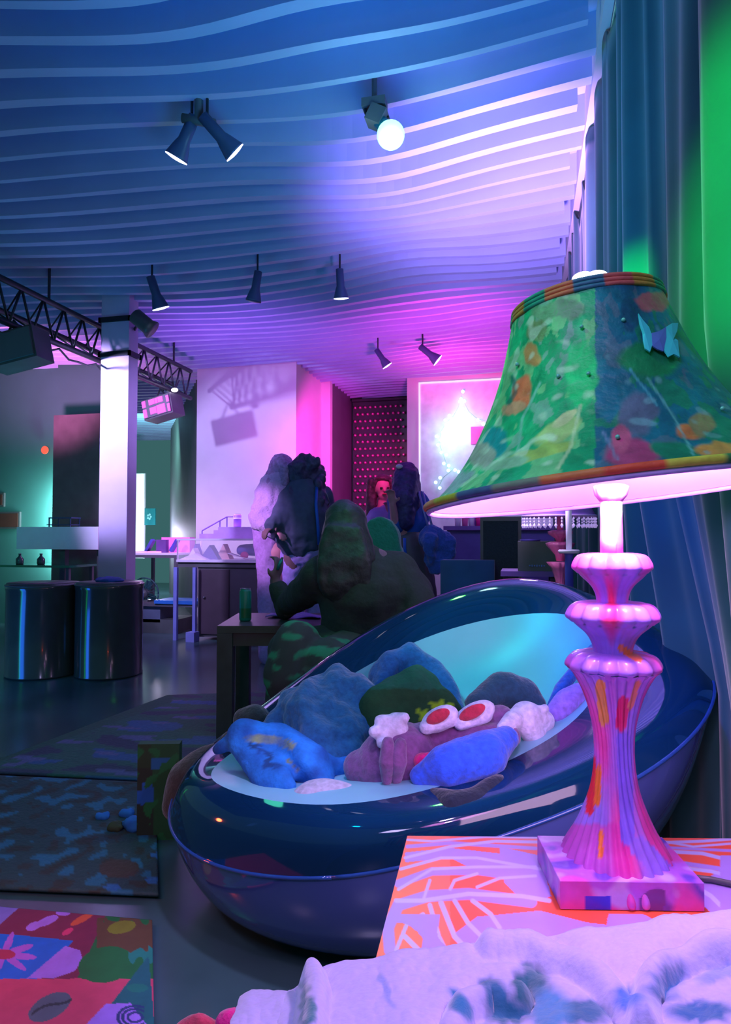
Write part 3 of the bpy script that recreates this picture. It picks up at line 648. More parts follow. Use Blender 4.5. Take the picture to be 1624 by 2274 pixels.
bm = nb(); ell(bm, d2 + Vector((0, 0, 0.675)), (0.11, 0.09, 0.03)); tag(blob('folded_cloth', bm, mat('blue_cloth', c(30, 80, 160), 0.8), None, 0.01, 2, 0.012, 14), 'small blue cloth heaped on top of the drum beside the pillar', 'cloth')
def streak_light(ctr, r, pxx, z, dist, col, e, w_, h_):
    """unseen area light added so the drum side mirrors a streak"""
    d_ = ray(pxx, 1190).normalized(); d_.z = 0; o_ = Vector((CAM.x - ctr.x, CAM.y - ctr.y, 0)); b_ = o_.dot(d_); disc = b_*b_ - (o_.dot(o_) - r*r); t = -b_ - math.sqrt(max(disc, 0))
    hit = o_ + d_*t; n_ = hit.normalized(); rr = (d_ - 2*d_.dot(n_)*n_).normalized(); q = Vector((ctr.x, ctr.y, 0)) + hit + rr*dist; q.z = z
    return light('AREA', 'drum_streak_light', q, col, e, w_, Vector((ctr.x, ctr.y, z)), sy=h_)
streak_light(d2, r2, 192, 0.28, 1.0, (0.02, 1.0, 0.12), 0.3, 0.07, 0.5)
streak_light(d1, r1, 52, 0.28, 1.0, (0.02, 0.16, 1.0), 5, 0.3, 0.5)

# ================================================================ LOW TABLE IN THE MIDDLE
wood = mat('dark_wood', c(62, 66, 66), 0.45, var=0.2, scale=12)
TZ = 0.56; A = PZ(482, 1390, TZ); B = PZ(722, 1390, TZ)
lt = empty('low_table', ((A+B)/2).xy.to_3d(), 'dark wooden square-legged low table the seated person leans on', 'table')
yv = (B - A).normalized().cross(Vector((0,0,1))) * -1
W_ = B - A; Dp = yv * 0.55
def slabq(bm, o, a, b, z0, z1):
    v = [bm.verts.new((q.x, q.y, z)) for z in (z0, z1) for q in (o, o+a, o+a+b, o+b)]
    for f in ((3,2,1,0),(4,5,6,7),(0,1,5,4),(1,2,6,5),(2,3,7,6),(3,0,4,7)): bm.faces.new([v[i] for i in f])
bm = nb(); slabq(bm, A, W_, Dp, TZ - 0.035, TZ); build('tabletop', bm, wood, lt, bevel=0.003)
bm = nb(); slabq(bm, A + W_*0.02 + Dp*0.03, W_*0.96, Dp*0.94, TZ - 0.10, TZ - 0.035); build('apron', bm, wood, lt)
u1, u2 = W_.normalized()*0.075, Dp.normalized()*0.075
for o_ in (A, A + W_ - u1, A + Dp - u2, A + W_ + Dp - u1 - u2):
    bm = nb(); slabq(bm, o_, u1, u2, 0, TZ - 0.036); build('leg', bm, wood, lt)
cl = PZ(538, 1381, TZ); can((cl.x, cl.y + 0.04, TZ), 0.031, 0.168, mat('green_can', c(30, 130, 110), 0.35), 'tall green drink can on the low dark table', 'tall_drink_can', (0.1, 0.4, mat('darker_green_band', c(24, 96, 60), 0.4)))
q0 = PZ(640, 1374, TZ); bm = nb(); grid(bm, 16, 8, lambda u, v: (q0.x - 0.13 + 0.30*u, q0.y + 0.0 + 0.16*v, TZ + 0.006 + 0.008*math.sin(9*u + 3*v) + 0.006*math.sin(15*v)))
o = build('paper_wrap', bm, mat('violet_paper', c(120, 90, 170), 0.6), None, True); o.modifiers.new('t', 'SOLIDIFY').thickness = 0.002; tag(o, 'crumpled violet-lit wrapper under the elbow on the low table', 'paper')

# ================================================================ BAR AREA RIGHT
BY = 6.4; x0, x1 = XY(985, BY), XY(1250, BY); z1_ = PY(1030, 1168, BY).z
bc = empty('bar_counter', ((x0+x1)/2, BY + 0.2, 0), 'violet bar counter with paper cups, left of the black speaker', 'counter')
bm = nb(); box(bm, (x0, BY, z1_ - 0.04), (min(x1, 0.27), BY + 0.6, z1_)); build('worktop', bm, mat('bar_top', c(120, 80, 170), 0.4), bc)
bm = nb(); box(bm, (x0 + 0.03, BY + 0.04, 0), (min(x1, 0.27), BY + 0.56, z1_ - 0.04)); build('front', bm, mat('bar_front', c(95, 85, 160), 0.6), bc)
light('POINT', 'bar_lamp', (-0.1, 5.9, 1.5), (0.55, 0.35, 1.0), 5, 0.1)
cupc = [('pink', c(255, 120, 190)), ('white', c(245, 240, 250)), ('violet', c(130, 100, 190)), ('magenta', c(250, 40, 150))]
for (pxx, k, h) in ((1017, 1, 0.15), (1033, 0, 0.16), (1047, 1, 0.14), (1058, 2, 0.14), (1064, 3, 0.12)):
    p = PY(pxx, 1168, BY + 0.08); bm = nb(); lathe(bm, [(0.026, 0), (0.034, h), (0.031, h), (0.024, 0.006), (0.0001, 0.006)], 20, Matrix.Translation((p.x, BY + 0.08 + (0.12 if k == 2 else 0), z1_)))
    tag(build('paper_cup', bm, mat('cup_' + cupc[k][0], cupc[k][1], 0.5), None, True), {1017: 'leftmost white paper cup on the violet bar', 1033: 'pink paper cup between two white ones on the bar', 1047: 'white paper cup right of the pink one on the bar', 1058: 'violet paper cup set back on the bar', 1064: 'magenta paper cup beside the black speaker'}[pxx], 'cup', 'paper cups on the bar')
# tall black speaker + dark monitor device
SY = 4.6
sp = empty('floor_speaker', (XY(1113, SY), SY + 0.15, 0), 'tall black box speaker between the bar and the chandelier', 'speaker')
x0, x1 = XY(1067, SY), XY(1158, SY); zz = PY(1110, 1147, SY).z
bm = nb(); box(bm, (x0, SY, 0), (min(x1, 0.24), SY + 0.3, zz)); build('cabinet', bm, black_plastic, sp, bevel=0.01)
bm = nb(); box(bm, (x0 + 0.02, SY - 0.012, 0.1), (x1 - 0.02, SY, zz - 0.03)); build('grille', bm, mat('speaker_cloth', c(40, 52, 58), 0.8, bump=0.4, scale=90), sp)
DVY = 3.3; x0, x1 = XY(1150, DVY), XY(1236, DVY); z0_, z1_ = PY(1190, 1268, DVY).z, PY(1190, 1202, DVY).z
dv = empty('black_console', ((x0+x1)/2, DVY + 0.1, z0_), 'rounded black console with pale lettering strip below the chandelier', 'console')
bm = nb(); cbox(bm, ((x0+x1)/2, DVY + 0.1, (z0_+z1_)/2), (x1-x0, 0.2, z1_-z0_)); build('case', bm, black_plastic, dv, bevel=0.03)
bm = nb(); lathe(bm, [(0.045, 0), (0.05, 0.008), (0.0001, 0.01)], 24, Matrix.Translation(((x0+x1)/2 - 0.03, DVY + 0.08, z1_))); build('dial', bm, mat('violet_disc', c(120, 90, 210), 0.3), dv, True)
bm = nb()
for i in range(7): cbox(bm, (x0 + 0.055 + i*0.011, DVY - 0.002, z0_ + 0.025), (0.006, 0.004, 0.006 + 0.003*(i % 2)))
build('lettering', bm, mat('pale_blue_print', c(90, 120, 190)), dv)
sh = empty('side_shelf', ((x0+x1)/2, DVY, 0), 'narrow violet shelf table under the black console', 'shelf')
bm = nb(); box(bm, (x0 - 0.08, DVY - 0.03, z0_ - 0.025), (min(x1 + 0.02, 0.28), DVY + 0.25, z0_ - 0.001)); build('board', bm, mat('bar_top', c(120, 80, 170), 0.4), sh)
for xx in (x0 - 0.07, x1 - 0.03):
    for yy in (DVY, DVY + 0.2):
        bm = nb(); box(bm, (xx, yy, 0), (xx + 0.025, yy + 0.025, z0_ - 0.025)); build('leg', bm, cab_black, sh)
# candle stand
CS = 2.66; q = P(1264, 1223, CS); xx = min(q.x, 0.26)
cs = empty('candle_stand', (xx, q.y, 0), 'slim blue floor stand holding a tall white candle behind the lamp', 'candle stand')
bm = nb(); M = Matrix.Translation((xx, q.y, 0)); lathe(bm, [(0.08, 0), (0.08, 0.012), (0.015, 0.03), (0.017, 0.4), (0.016, q.z - 0.02), (0.02, q.z - 0.01)], 20, M); build('post', bm, mat('blue_post', c(90, 90, 200), 0.35), cs, True)
bm = nb(); lathe(bm, [(0.038, q.z - 0.01), (0.042, q.z), (0.038, q.z + 0.004), (0.01, q.z)], 24, M); build('drip_plate', bm, paper, cs, True)
bm = nb(); lathe(bm, [(0.011, q.z + 0.002), (0.012, q.z + 0.17), (0.004, q.z + 0.178)], 16, M); tag(build('candle', bm, mat('candle_wax', c(235, 225, 250), 0.5, emit=(0.6, 0.5, 0.9), es=0.15), None, True), 'tall white candle on the slim blue stand', 'candle')
light('POINT', 'back_violet_lamp', (0.0, 2.75, 1.22), (0.75, 0.45, 1.0), 5, 0.05)
# dark blue sofa behind the vinyl chair
so = empty('blue_sofa', (XY(1010, 4.1), 4.3, 0), 'dark blue upholstered sofa behind the transparent chair', 'sofa')
x0, x1 = XY(960, 4.0), XY(1090, 4.0); zz = PY(1010, 1250, 4.0).z; sf = mat('sofa_blue', c(32, 84, 120), 0.85, sheen=0.3)
bm = nb(); cbox(bm, ((x0+x1)/2, 4.5, zz/2), (x1-x0, 0.2, zz)); build('backrest', bm, sf, so, True, bevel=0.08)
bm = nb(); cbox(bm, ((x0+x1)/2, 4.12, 0.22), (x1-x0, 0.6, 0.36)); build('seat', bm, sf, so, bevel=0.04)
for xx in (x0 + 0.02, x1 - 0.02):
    bm = nb(); cbox(bm, (xx, 4.15, 0.3), (0.1, 0.7, 0.5)); build('armrest', bm, sf, so, bevel=0.03)
# high green chair back
GY = 3.75; gc = PY(850, 1200, GY)
gr = empty('green_chair', (gc.x, GY, 0), 'green high-backed chair with rounded top right of the seated dark figure', 'chair')
gm = mat('green_knit', c(24, 130, 104), 0.9, bump=0.6, scale=60, sheen=0.4)
bm = nb(); tp = [P(822, 1152, 3.9), P(845, 1146, 3.9), P(868, 1156, 3.9), P(884, 1180, 3.9), P(888, 1215, 3.9), P(900, 1246, 3.9), P(870, 1300, 3.9), P(810, 1300, 3.9), P(800, 1220, 3.9), P(806, 1170, 3.9)]
f_ = [bm.verts.new(p) for p in tp]; g_ = [bm.verts.new(p + Vector((0, 0.09, 0))) for p in tp]; bm.faces.new(f_); bm.faces.new(g_[::-1])
for i in range(10): bm.faces.new((f_[i], g_[i], g_[(i+1) % 10], f_[(i+1) % 10]))
bmesh.ops.recalc_face_normals(bm, faces=bm.faces)
blob('backrest', bm, gm, gr, 0.012, 6, 0.004, 20)
bm = nb(); cbox(bm, (tp[7].x + 0.1, tp[7].y - 0.2, 0.42), (0.46, 0.44, 0.1)); build('seat', bm, gm, gr, bevel=0.03)
bm = nb(); cbox(bm, (tp[7].x + 0.1, tp[7].y + 0.03, 0.55), (0.3, 0.05, 0.5)); build('back_support', bm, cab_black, gr)
for sx in (-.18, .18):
    for sy in (-.38, 0.0):
        bm = nb(); tube(bm, [(tp[7].x + 0.1 + sx, tp[7].y + sy, 0), (tp[7].x + 0.1 + sx, tp[7].y + sy, 0.37)], 0.018, 8); build('leg', bm, cab_black, gr)
# ================================================================ PEOPLE
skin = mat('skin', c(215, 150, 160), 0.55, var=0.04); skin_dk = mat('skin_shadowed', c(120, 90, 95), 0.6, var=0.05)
def hairmat(name, col): return mat(name, col, 0.55, var=0.35, scale=40, bump=0.5)
def face_head(bm, h, look, s=1.0):
    """head with nose, brow, chin, ears; h centre, look = horizontal facing"""
    look = Vector(look).normalized(); side = look.cross(Vector((0, 0, 1))).normalized()
    ell(bm, h + Vector((0, 0, 0.02*s)), (0.078*s, 0.092*s, 0.098*s)); ell(bm, h - Vector((0, 0, 0.045*s)) + look*0.025*s, (0.056*s, 0.056*s, 0.062*s))
    cap(bm, h + look*0.082*s + Vector((0,0,0.018*s)), h + look*0.103*s - Vector((0,0,0.014*s)), 0.009*s, 0.014*s)
    cap(bm, h + look*0.075*s - side*0.028*s + Vector((0,0,0.032*s)), h + look*0.075*s + side*0.028*s + Vector((0,0,0.032*s)), 0.012*s, 0.012*s)
    cap(bm, h + look*0.078*s - side*0.016*s - Vector((0,0,0.044*s)), h + look*0.078*s + side*0.016*s - Vector((0,0,0.044*s)), 0.009*s, 0.009*s)
    for q in (-1, 1): ell(bm, h + side*q*0.078*s, (0.016*s, 0.022*s, 0.03*s), sub=2)
def hand(bm, wrist, d, up, s=1.0, curl=0.6):
    """palm, four fingers of different length with a knuckle bend, and a thumb"""
    d = Vector(d).normalized(); up = Vector(up); up = (up - d*up.dot(d)).normalized(); side = d.cross(up)
    palm = wrist + d*0.05*s
    M = Matrix((side, up, d)).transposed()
    ell(bm, palm, (0.04*s, 0.017*s, 0.05*s), M, 2)
    for i, L in enumerate((0.068, 0.078, 0.072, 0.056)):
        r0 = wrist + d*0.088*s + side*(-0.03 + 0.02*i)*s
        dd = (d*math.cos(curl*0.6) - up*math.sin(curl*0.6)); k1 = r0 + dd*L*0.5*s; d2 = (d*math.cos(curl*1.7) - up*math.sin(curl*1.7)); k2 = k1 + d2*L*0.5*s
        chain(bm, [palm + side*(-0.022+0.015*i)*s, r0, k1, k2], [0.012*s, 0.0095*s, 0.009*s, 0.0075*s])
    t0 = wrist + d*0.02*s - side*0.03*s; t1 = t0 + (d*0.5 - side*0.8 - up*0.2).normalized()*0.035*s; t2 = t1 + (d*0.9 - side*0.2 - up*0.4).normalized()*0.03*s
    chain(bm, [wrist + d*0.02*s, t0, t1, t2], [0.014*s, 0.012*s, 0.0105*s, 0.008*s])
def man(name, hd, look, d, leg_dx=0.09, hip=None, foot_y=None, label='', cat='person', arms=None, s=1.0, hair_r=0.1):
    """body under the clothes: head, neck, trunk, legs, feet on floor"""
    ...
SK = lambda b, vox=0.009: b
# --- person A: blonde in furry light coat
def P5(px, py, dd=5.35): return P(px, py, dd)
def stand_body(e, hd, look, hipx, m, armpts, vox=0.012, feet=None, s=1.0):
    bm = nb(); face_head(bm, hd, look, s); look = Vector(look).normalized(); side = look.cross(Vector((0,0,1))).normalized()
    neck = hd - Vector((0,0,0.10*s)); ch = hd - Vector((0,0,0.36*s)); ch.x += (hipx.x - hd.x)*0.3
    cap(bm, neck, ch + Vector((0,0,0.14*s)), 0.05*s, 0.06*s); rotm = Matrix((side, look, Vector((0,0,1)))).transposed()
    ell(bm, ch, (0.17*s, 0.105*s, 0.2*s), rotm); ell(bm, hipx, (0.165*s, 0.115*s, 0.14*s), rotm); ell(bm, (ch + hipx)/2, (0.13*s, 0.09*s, 0.2*s), rotm)
    for q in (-1, 1):
        sh_ = ch + side*q*0.165*s + Vector((0,0,0.12*s)); ell(bm, sh_, (0.045*s,)*3, sub=2)
        f = (feet[0] if q < 0 else feet[1]) if feet else Vector((hipx.x, hipx.y, 0)) + side*q*0.1*s
        f = Vector((f.x, f.y, 0.06)); hp = hipx + side*q*0.09*s - Vector((0,0,0.04)); kn = hp.lerp(f, 0.5) + look*0.03
        chain(bm, [hp, kn, f], [0.085*s, 0.06*s, 0.04*s]); cap(bm, f - Vector((0,0,0.022)), f + look*0.16*s - Vector((0,0,0.03)), 0.036*s, 0.028*s)
    for pts in armpts:
        chain(bm, pts[:3], [0.05*s, 0.04*s, 0.028*s]); dd = (pts[2] - pts[1]); hand(bm, pts[2], dd, pts[3] if len(pts) > 3 else (0, 0, 1), s)
    return blob('body', bm, m, e, vox, 2)
h = P5(630, 1046); pa = empty('person', (h.x, h.y, 0), 'standing blonde person in pale fluffy coat, embracing the curly-haired one', 'person')
lookA = (R*0.85 + F*0.5).normalized(); hipA = P5(608, 1215)
armA = [[P5(592, 1092), P5(576, 1160, 5.25), P5(608, 1176, 5.12), (0,0,1)], [P5(640, 1092, 5.42), P5(668, 1140, 5.5), P5(690, 1120, 5.55)]]
stand_body(pa, h, lookA, hipA, skin, armA, feet=[P5(598, 1480, 5.3), P5(625, 1470, 5.45)])
bm = nb(); chain(bm, [P5(618, 1082), P5(612, 1130), P5(612, 1172)], [0.15, 0.19, 0.17]); chain(bm, [P5(592, 1092), P5(577, 1156, 5.25), P5(606, 1176, 5.13)], [0.085, 0.085, 0.06]); chain(bm, [P5(640, 1092, 5.42), P5(668, 1140, 5.5), P5(688, 1122, 5.55)], [0.08, 0.07, 0.055]); chain(bm, [P5(608, 1075), P5(640, 1088)], [0.085, 0.085])
blob('fluffy_coat', bm, mat('fluffy_coat', c(205, 170, 225), 0.95, bump=0.8, scale=70, sheen=0.6), pa, 0.014, 2, 0.016, 16)
bm = nb(); chain(bm, [P5(604, 1172), P5(600, 1280, 5.3), P5(598, 1455, 5.3)], [0.16, 0.10, 0.085]); chain(bm, [P5(612, 1172), P5(622, 1280, 5.42), P5(625, 1450, 5.45)], [0.16, 0.10, 0.085])
blob('wide_trousers', bm, mat('pale_trousers', c(190, 150, 215), 0.8, bump=0.3, scale=50), pa, 0.014, 3, 0.008, 14)
bm = nb(); ell(bm, h + Vector((0,0,0.03)) - lookA*0.015, (0.098, 0.105, 0.11)); chain(bm, [P5(624, 1030), P5(612, 1060, 5.33), P5(606, 1090, 5.31)], [0.085, 0.08, 0.05]); chain(bm, [P5(636, 1040, 5.28), P5(632, 1072, 5.25)], [0.06, 0.045])
for k in range(7): chain(bm, [P5(606 + 5*k, 1030, 5.3), P5(598 + 6*k, 1070, 5.25), P5(596 + 6*k, 1088, 5.24)], [0.022, 0.022, 0.012])
blob('hair', bm, hairmat('blonde_hair', c(175, 135, 190)), pa, 0.01, 2, 0.006, 30)

# --- person B: dark curls, black jacket, jeans, bag strap
P52 = lambda px, py, dd=5.25: P(px, py, dd)
h = P52(678, 1052); pb = empty('person', (h.x, h.y, 0), 'standing person with long dark curls, black jacket and pale jeans', 'person')
lookB = (F*0.8 - R*0.5).normalized(); hipB = P52(676, 1222)
armB = [[P52(640, 1102), P52(630, 1152, 5.15), P52(610, 1166, 5.08), (0,0,1)], [P52(716, 1102, 5.3), P52(722, 1155, 5.35), P52(705, 1170, 5.35)]]
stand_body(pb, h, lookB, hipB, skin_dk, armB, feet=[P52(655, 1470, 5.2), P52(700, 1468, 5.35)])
bm = nb(); chain(bm, [P52(678, 1098), P52(674, 1140), P52(672, 1190)], [0.16, 0.22, 0.215]); chain(bm, [P52(648, 1104), P52(632, 1148, 5.13), P52(606, 1166, 5.06)], [0.105, 0.10, 0.062]); cap(bm, P52(640, 1150, 5.15), P52(640, 1190, 5.15), 0.11, 0.10); chain(bm, [P52(716, 1102, 5.3), P52(726, 1160, 5.35), P52(700, 1200, 5.3)], [0.09, 0.085, 0.07]); cap(bm, P52(648, 1205), P52(712, 1205), 0.07, 0.07)
blob('black_jacket', bm, mat('black_jacket', c(70, 84, 110), 0.75, bump=0.3, scale=30), pb, 0.014, 3, 0.012, 12)
bm = nb(); chain(bm, [P52(652, 1222), P52(652, 1290, 5.2), P52(655, 1455, 5.2)], [0.11, 0.085, 0.065]); chain(bm, [P52(690, 1222), P52(697, 1290, 5.3), P52(700, 1450, 5.35)], [0.11, 0.085, 0.065]); cap(bm, P52(655, 1215), P52(695, 1215), 0.12, 0.12); ell(bm, P52(676, 1222), (0.2, 0.16, 0.17))
blob('jeans', bm, mat('pale_jeans', c(170, 150, 225), 0.8, bump=0.3, scale=40), pb, 0.014, 2, 0.010, 18)
bm = nb(); ell(bm, h + Vector((0,0,0.02)), (0.125, 0.12, 0.13))
random.seed(3)
for k in range(34):
    t = random.uniform(0, 2*PI); px_ = 680 + 38*math.cos(t)*random.uniform(.3,1); py_ = 1062 + 45*math.sin(t)
    ell(bm, P52(px_, py_, 5.2 + random.uniform(-.08,.08)), (0.035, 0.035, 0.045), sub=2)
for k in range(9):
    xk = 650 + 8*k; chain(bm, [P52(xk, 1080, 5.18), P52(xk - 2 + 3*math.sin(k), 1112, 5.13), P52(xk + 4*math.sin(2*k), 1140 - abs(k-4)*4, 5.12)], [0.032, 0.028, 0.014])
blob('curly_hair', bm, hairmat('dark_hair', c(70, 66, 100)), pb, 0.011, 1, 0.012, 22)
bm = nb(); tube(bm, [P52(704, 1080, 5.12), P52(702, 1120, 5.04), P52(706, 1165, 5.03), P52(709, 1210, 5.06)], 0.012, 8); build('blue_strap', bm, mat('blue_strap', c(30, 100, 200), 0.5), pb, True)
bm = nb(); tube(bm, [P52(716, 1080, 5.2), P52(726, 1098, 5.16), P52(732, 1116, 5.18), P52(728, 1124, 5.2)], 0.005, 6); build('zip_edge', bm, steel, pb, True)

# --- person D: face lit pink
P7 = lambda px, py, dd=6.0: P(px, py, dd)
h = P7(852, 1088); pd_ = empty('person', (h.x, h.y, 0), 'long-haired person facing us with pink-lit face in front of the bottle rack', 'person')
lookD = (-F + R*0.1); lookD.z = 0
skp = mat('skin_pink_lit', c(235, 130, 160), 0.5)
armD = [[P7(818, 1142), P7(812, 1210, 5.9), P7(845, 1235, 5.8)], [P7(876, 1142), P7(886, 1205, 5.9), P7(868, 1140, 5.75)]]
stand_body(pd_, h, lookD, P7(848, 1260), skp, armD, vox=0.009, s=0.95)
bm = nb(); chain(bm, [P7(846, 1160, 5.98), P7(848, 1215)], [0.15, 0.14]); chain(bm, [P7(876, 1148), P7(884, 1200, 5.9)], [0.07, 0.055]); chain(bm, [P7(842, 1148, 5.93), P7(864, 1130, 5.95)], [0.08, 0.06]); blob('top', bm, mat('lilac_top', c(150, 120, 200), 0.8), pd_, 0.012, 3, 0.005)
bm = nb(); chain(bm, [P7(846, 1235), P7(838, 1330), P7(836, 1400)], [0.15, 0.09, 0.065]); chain(bm, [P7(850, 1235), P7(860, 1330), P7(862, 1400)], [0.15, 0.09, 0.065]); blob('trousers', bm, cab_black, pd_, 0.014, 3)
bm = nb(); ell(bm, h + Vector((0,0,0.035)) - lookD*0.048, (0.104, 0.10, 0.11)); ell(bm, h + Vector((0,0,0.092)) - lookD*0.01, (0.088, 0.085, 0.045)); cap(bm, h + Vector((0.075,0,0.06)) + lookD*0.03, h + Vector((0.09,0,-0.10)), 0.03, 0.03); cap(bm, h + Vector((-0.075,0,0.06)) + lookD*0.03, h + Vector((-0.09,0,-0.10)), 0.03, 0.03)
for (xa_, xb_) in ((826, 822), (830, 828), (878, 882), (876, 876), (825, 818)): chain(bm, [P7(xa_, 1070, 6.04), P7((xa_+xb_)/2, 1110, 6.0), P7(xb_, 1155, 5.93)], [0.04, 0.035, 0.02])
blob('long_hair', bm, hairmat('brown_hair', c(80, 40, 60)), pd_, 0.009, 1, 0.006, 30)
for sgn in (-1, 1):
    bm = nb(); sd = lookD.normalized().cross(Vector((0,0,1))).normalized(); ell(bm, h + lookD.normalized()*0.086 + sd*sgn*0.03 + Vector((0,0,0.012)), (0.014, 0.008, 0.008), sub=2); build('eye', bm, mat('eye_dark', c(60, 20, 40), 0.3), pd_, True)
bm = nb(); ell(bm, h + lookD.normalized()*0.088 - Vector((0,0,0.042)), (0.024, 0.01, 0.008), sub=2); build('lips', bm, mat('lips', c(190, 20, 80), 0.4), pd_, True)

# --- person E: long dark hair, blue shirt, bag
P6 = lambda px, py, dd=5.55: P(px, py, dd)
h = P6(898, 1062); pe = empty('person', (h.x, h.y, 0), 'person seen from behind with very long dark hair, blue top and a pale hair clip', 'person')
lookE = (F*0.5 - R*0.85); lookE.z = 0
armE = [[P6(884, 1118, 5.45), P6(880, 1170, 5.4), P6(872, 1118, 5.3)], [P6(928, 1112, 5.6), P6(946, 1150, 5.6), P6(920, 1190, 5.5)]]
stand_body(pe, h, lookE, P6(905, 1245), skin, armE, vox=0.012)
bm = nb(); chain(bm, [P6(900, 1118), P6(902, 1180)], [0.15, 0.14]); chain(bm, [P6(884, 1118, 5.45), P6(880, 1170, 5.4)], [0.075, 0.06]); chain(bm, [P6(928, 1110, 5.58), P6(946, 1132, 5.58), P6(934, 1168, 5.5)], [0.08, 0.065, 0.05]); blob('blue_top', bm, mat('blue_top', c(30, 90, 180), 0.8), pe, 0.013, 3, 0.01, 12)
bm = nb(); chain(bm, [P6(900, 1205), P6(912, 1290), P6(930, 1400)], [0.17, 0.2, 0.2]); chain(bm, [P6(896, 1205), P6(890, 1300)], [0.15, 0.17]); blob('long_black_skirt', bm, cab_black, pe, 0.015, 3, 0.01, 8)
bm = nb(); ell(bm, h + Vector((0,0,0.02)) - lookE*0.02, (0.105, 0.11, 0.115)); chain(bm, [P6(903, 1065, 5.5), P6(898, 1110, 5.42), P6(900, 1155, 5.4), P6(902, 1172, 5.4)], [0.115, 0.11, 0.08, 0.03]); chain(bm, [P6(910, 1065, 5.5), P6(918, 1120, 5.42)], [0.09, 0.06])
blob('long_hair', bm, hairmat('violet_black_hair', c(62, 56, 110)), pe, 0.011, 2, 0.008, 24)
bm = nb(); ell(bm, P6(887, 1036, 5.45), (0.03, 0.02, 0.02)); build('hair_clip', bm, paper, pe, True)
bm = nb(); tube(bm, [P6(899, 1195, 5.3), P6(899, 1215, 5.29), P6(902, 1240, 5.3)], 0.012, 8); build('blue_belt_end', bm, MC['blue_strap'], pe, True)
# shoulder bag
bg = empty('shoulder_bag', P6(968, 1200, 5.35), 'fluffy blue shoulder bag hanging from the long-haired person by two straps', 'bag')
bm = nb(); ell(bm, P6(958, 1195, 5.35), (0.1, 0.06, 0.11)); ell(bm, P6(985, 1215, 5.35), (0.11, 0.06, 0.13)); ell(bm, P6(970, 1240, 5.35), (0.1, 0.06, 0.13)); chain(bm, [P6(955, 1200, 5.3), P6(958, 1250, 5.3)], [0.07, 0.02])
blob('bag_body', bm, mat('blue_fur', c(60, 100, 190), 0.95, bump=0.8, scale=60, sheen=0.5), bg, 0.012, 1, 0.016, 18)
for dx_ in (0, 9):
    bm = nb(); tube(bm, [P6(930 + dx_, 1092, 5.42), P6(940 + dx_, 1130, 5.36), P6(952 + dx_, 1172, 5.34)], 0.009, 8); build('strap', bm, mat('grey_strap', c(150, 150, 220), 0.5), bg, True)

# --- person C: large dark seated figure, elbow on table, patterned trousers
Q = lambda px, py, dd=3.05: P(px, py, dd)
h = Q(768, 1178); pcn = empty('person', (h.x, h.y, 0), 'dark seated person with long hair, one elbow on the low table, hand raised', 'person')
lookC = (F*0.6 - R*0.8); lookC.z = 0; lookC.normalize(); sideC = lookC.cross(Vector((0,0,1))).normalized()
dk = mat('dark_knit', c(48, 56, 52), 0.9, bump=0.3, scale=60)
elb = PZ(632, 1376, TZ) + Vector((0, 0.02, 0.045)); shl = Q(716, 1278, 3.0); wri = elb + (P(606, 1305, 3.3) - P(632, 1376, 3.3))
bm = nb(); face_head(bm, h, lookC); cap(bm, h - Vector((0,0,0.08)), Q(785, 1250), 0.055, 0.065)
ell(bm, Q(815, 1320), (0.2, 0.14, 0.22)); ell(bm, Q(815, 1400), (0.18, 0.16, 0.14)); chain(bm, [Q(880, 1280), Q(925, 1360, 2.95), Q(880, 1420, 2.85)], [0.07, 0.055, 0.035])
chain(bm, [shl, elb, wri], [0.065, 0.045, 0.03]); hand(bm, wri, (P(614, 1275, 3.3) - P(606, 1305, 3.3)) * 1, lookC * -1 + R*0.2, 1.0, 1.0); hand(bm, Q(880, 1420, 2.85), -R*0.8 - U*0.3, (0,0,1))
hip_ = Q(800, 1440); 
for k in (-1, 1):
    hp = hip_ + sideC*k*0.1; kn = Q(690 + 40*k, 1450, 2.85 - 0.15*k); kn.z = 0.50; ft = Vector((kn.x - 0.02, kn.y - 0.05, 0.06))
    chain(bm, [hp, kn, ft], [0.09, 0.065, 0.045]); cap(bm, ft - Vector((0,0,0.02)), ft + lookC*0.16 - Vector((0,0,0.03)), 0.035, 0.03)
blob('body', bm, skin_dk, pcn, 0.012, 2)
bm = nb(); chain(bm, [Q(800, 1290), Q(815, 1330), Q(810, 1405)], [0.17, 0.22, 0.2]); chain(bm, [Q(870, 1285), Q(900, 1320), Q(905, 1375)], [0.13, 0.13, 0.11]); ell(bm, Q(868, 1350), (0.2, 0.15, 0.22)); cap(bm, Q(745, 1270), Q(880, 1275), 0.10, 0.10)
chain(bm, [shl, elb + Vector((0,0,0.015)), elb.lerp(wri, 0.72)], [0.095, 0.062, 0.05]); chain(bm, [Q(872, 1282), Q(928, 1350, 2.95), Q(900, 1405, 2.88)], [0.125, 0.09, 0.06])
blob('dark_sweater', bm, dk, pcn, 0.014, 3, 0.010, 9)
bm = nb(); ell(bm, h + Vector((0,0,0.022)), (0.098, 0.112, 0.118)); chain(bm, [Q(764, 1170, 3.02), Q(756, 1220, 2.98), Q(752, 1290, 2.93), Q(756, 1325, 2.9)], [0.092, 0.10, 0.09, 0.04]); chain(bm, [Q(778, 1180, 3.02), Q(792, 1240, 2.98), Q(796, 1300, 2.93)], [0.085, 0.09, 0.05])
for k in range(8): chain(bm, [Q(732 + 9*k, 1180, 2.93), Q(716 + 14*k, 1250, 2.88), Q(718 + 14*k, 1310 + 10*math.sin(k*2), 2.87)], [0.03, 0.03, 0.015])
blob('long_hair', bm, hairmat('black_hair', c(44, 52, 49)), pcn, 0.012, 2, 0.010, 14)
bm = nb()
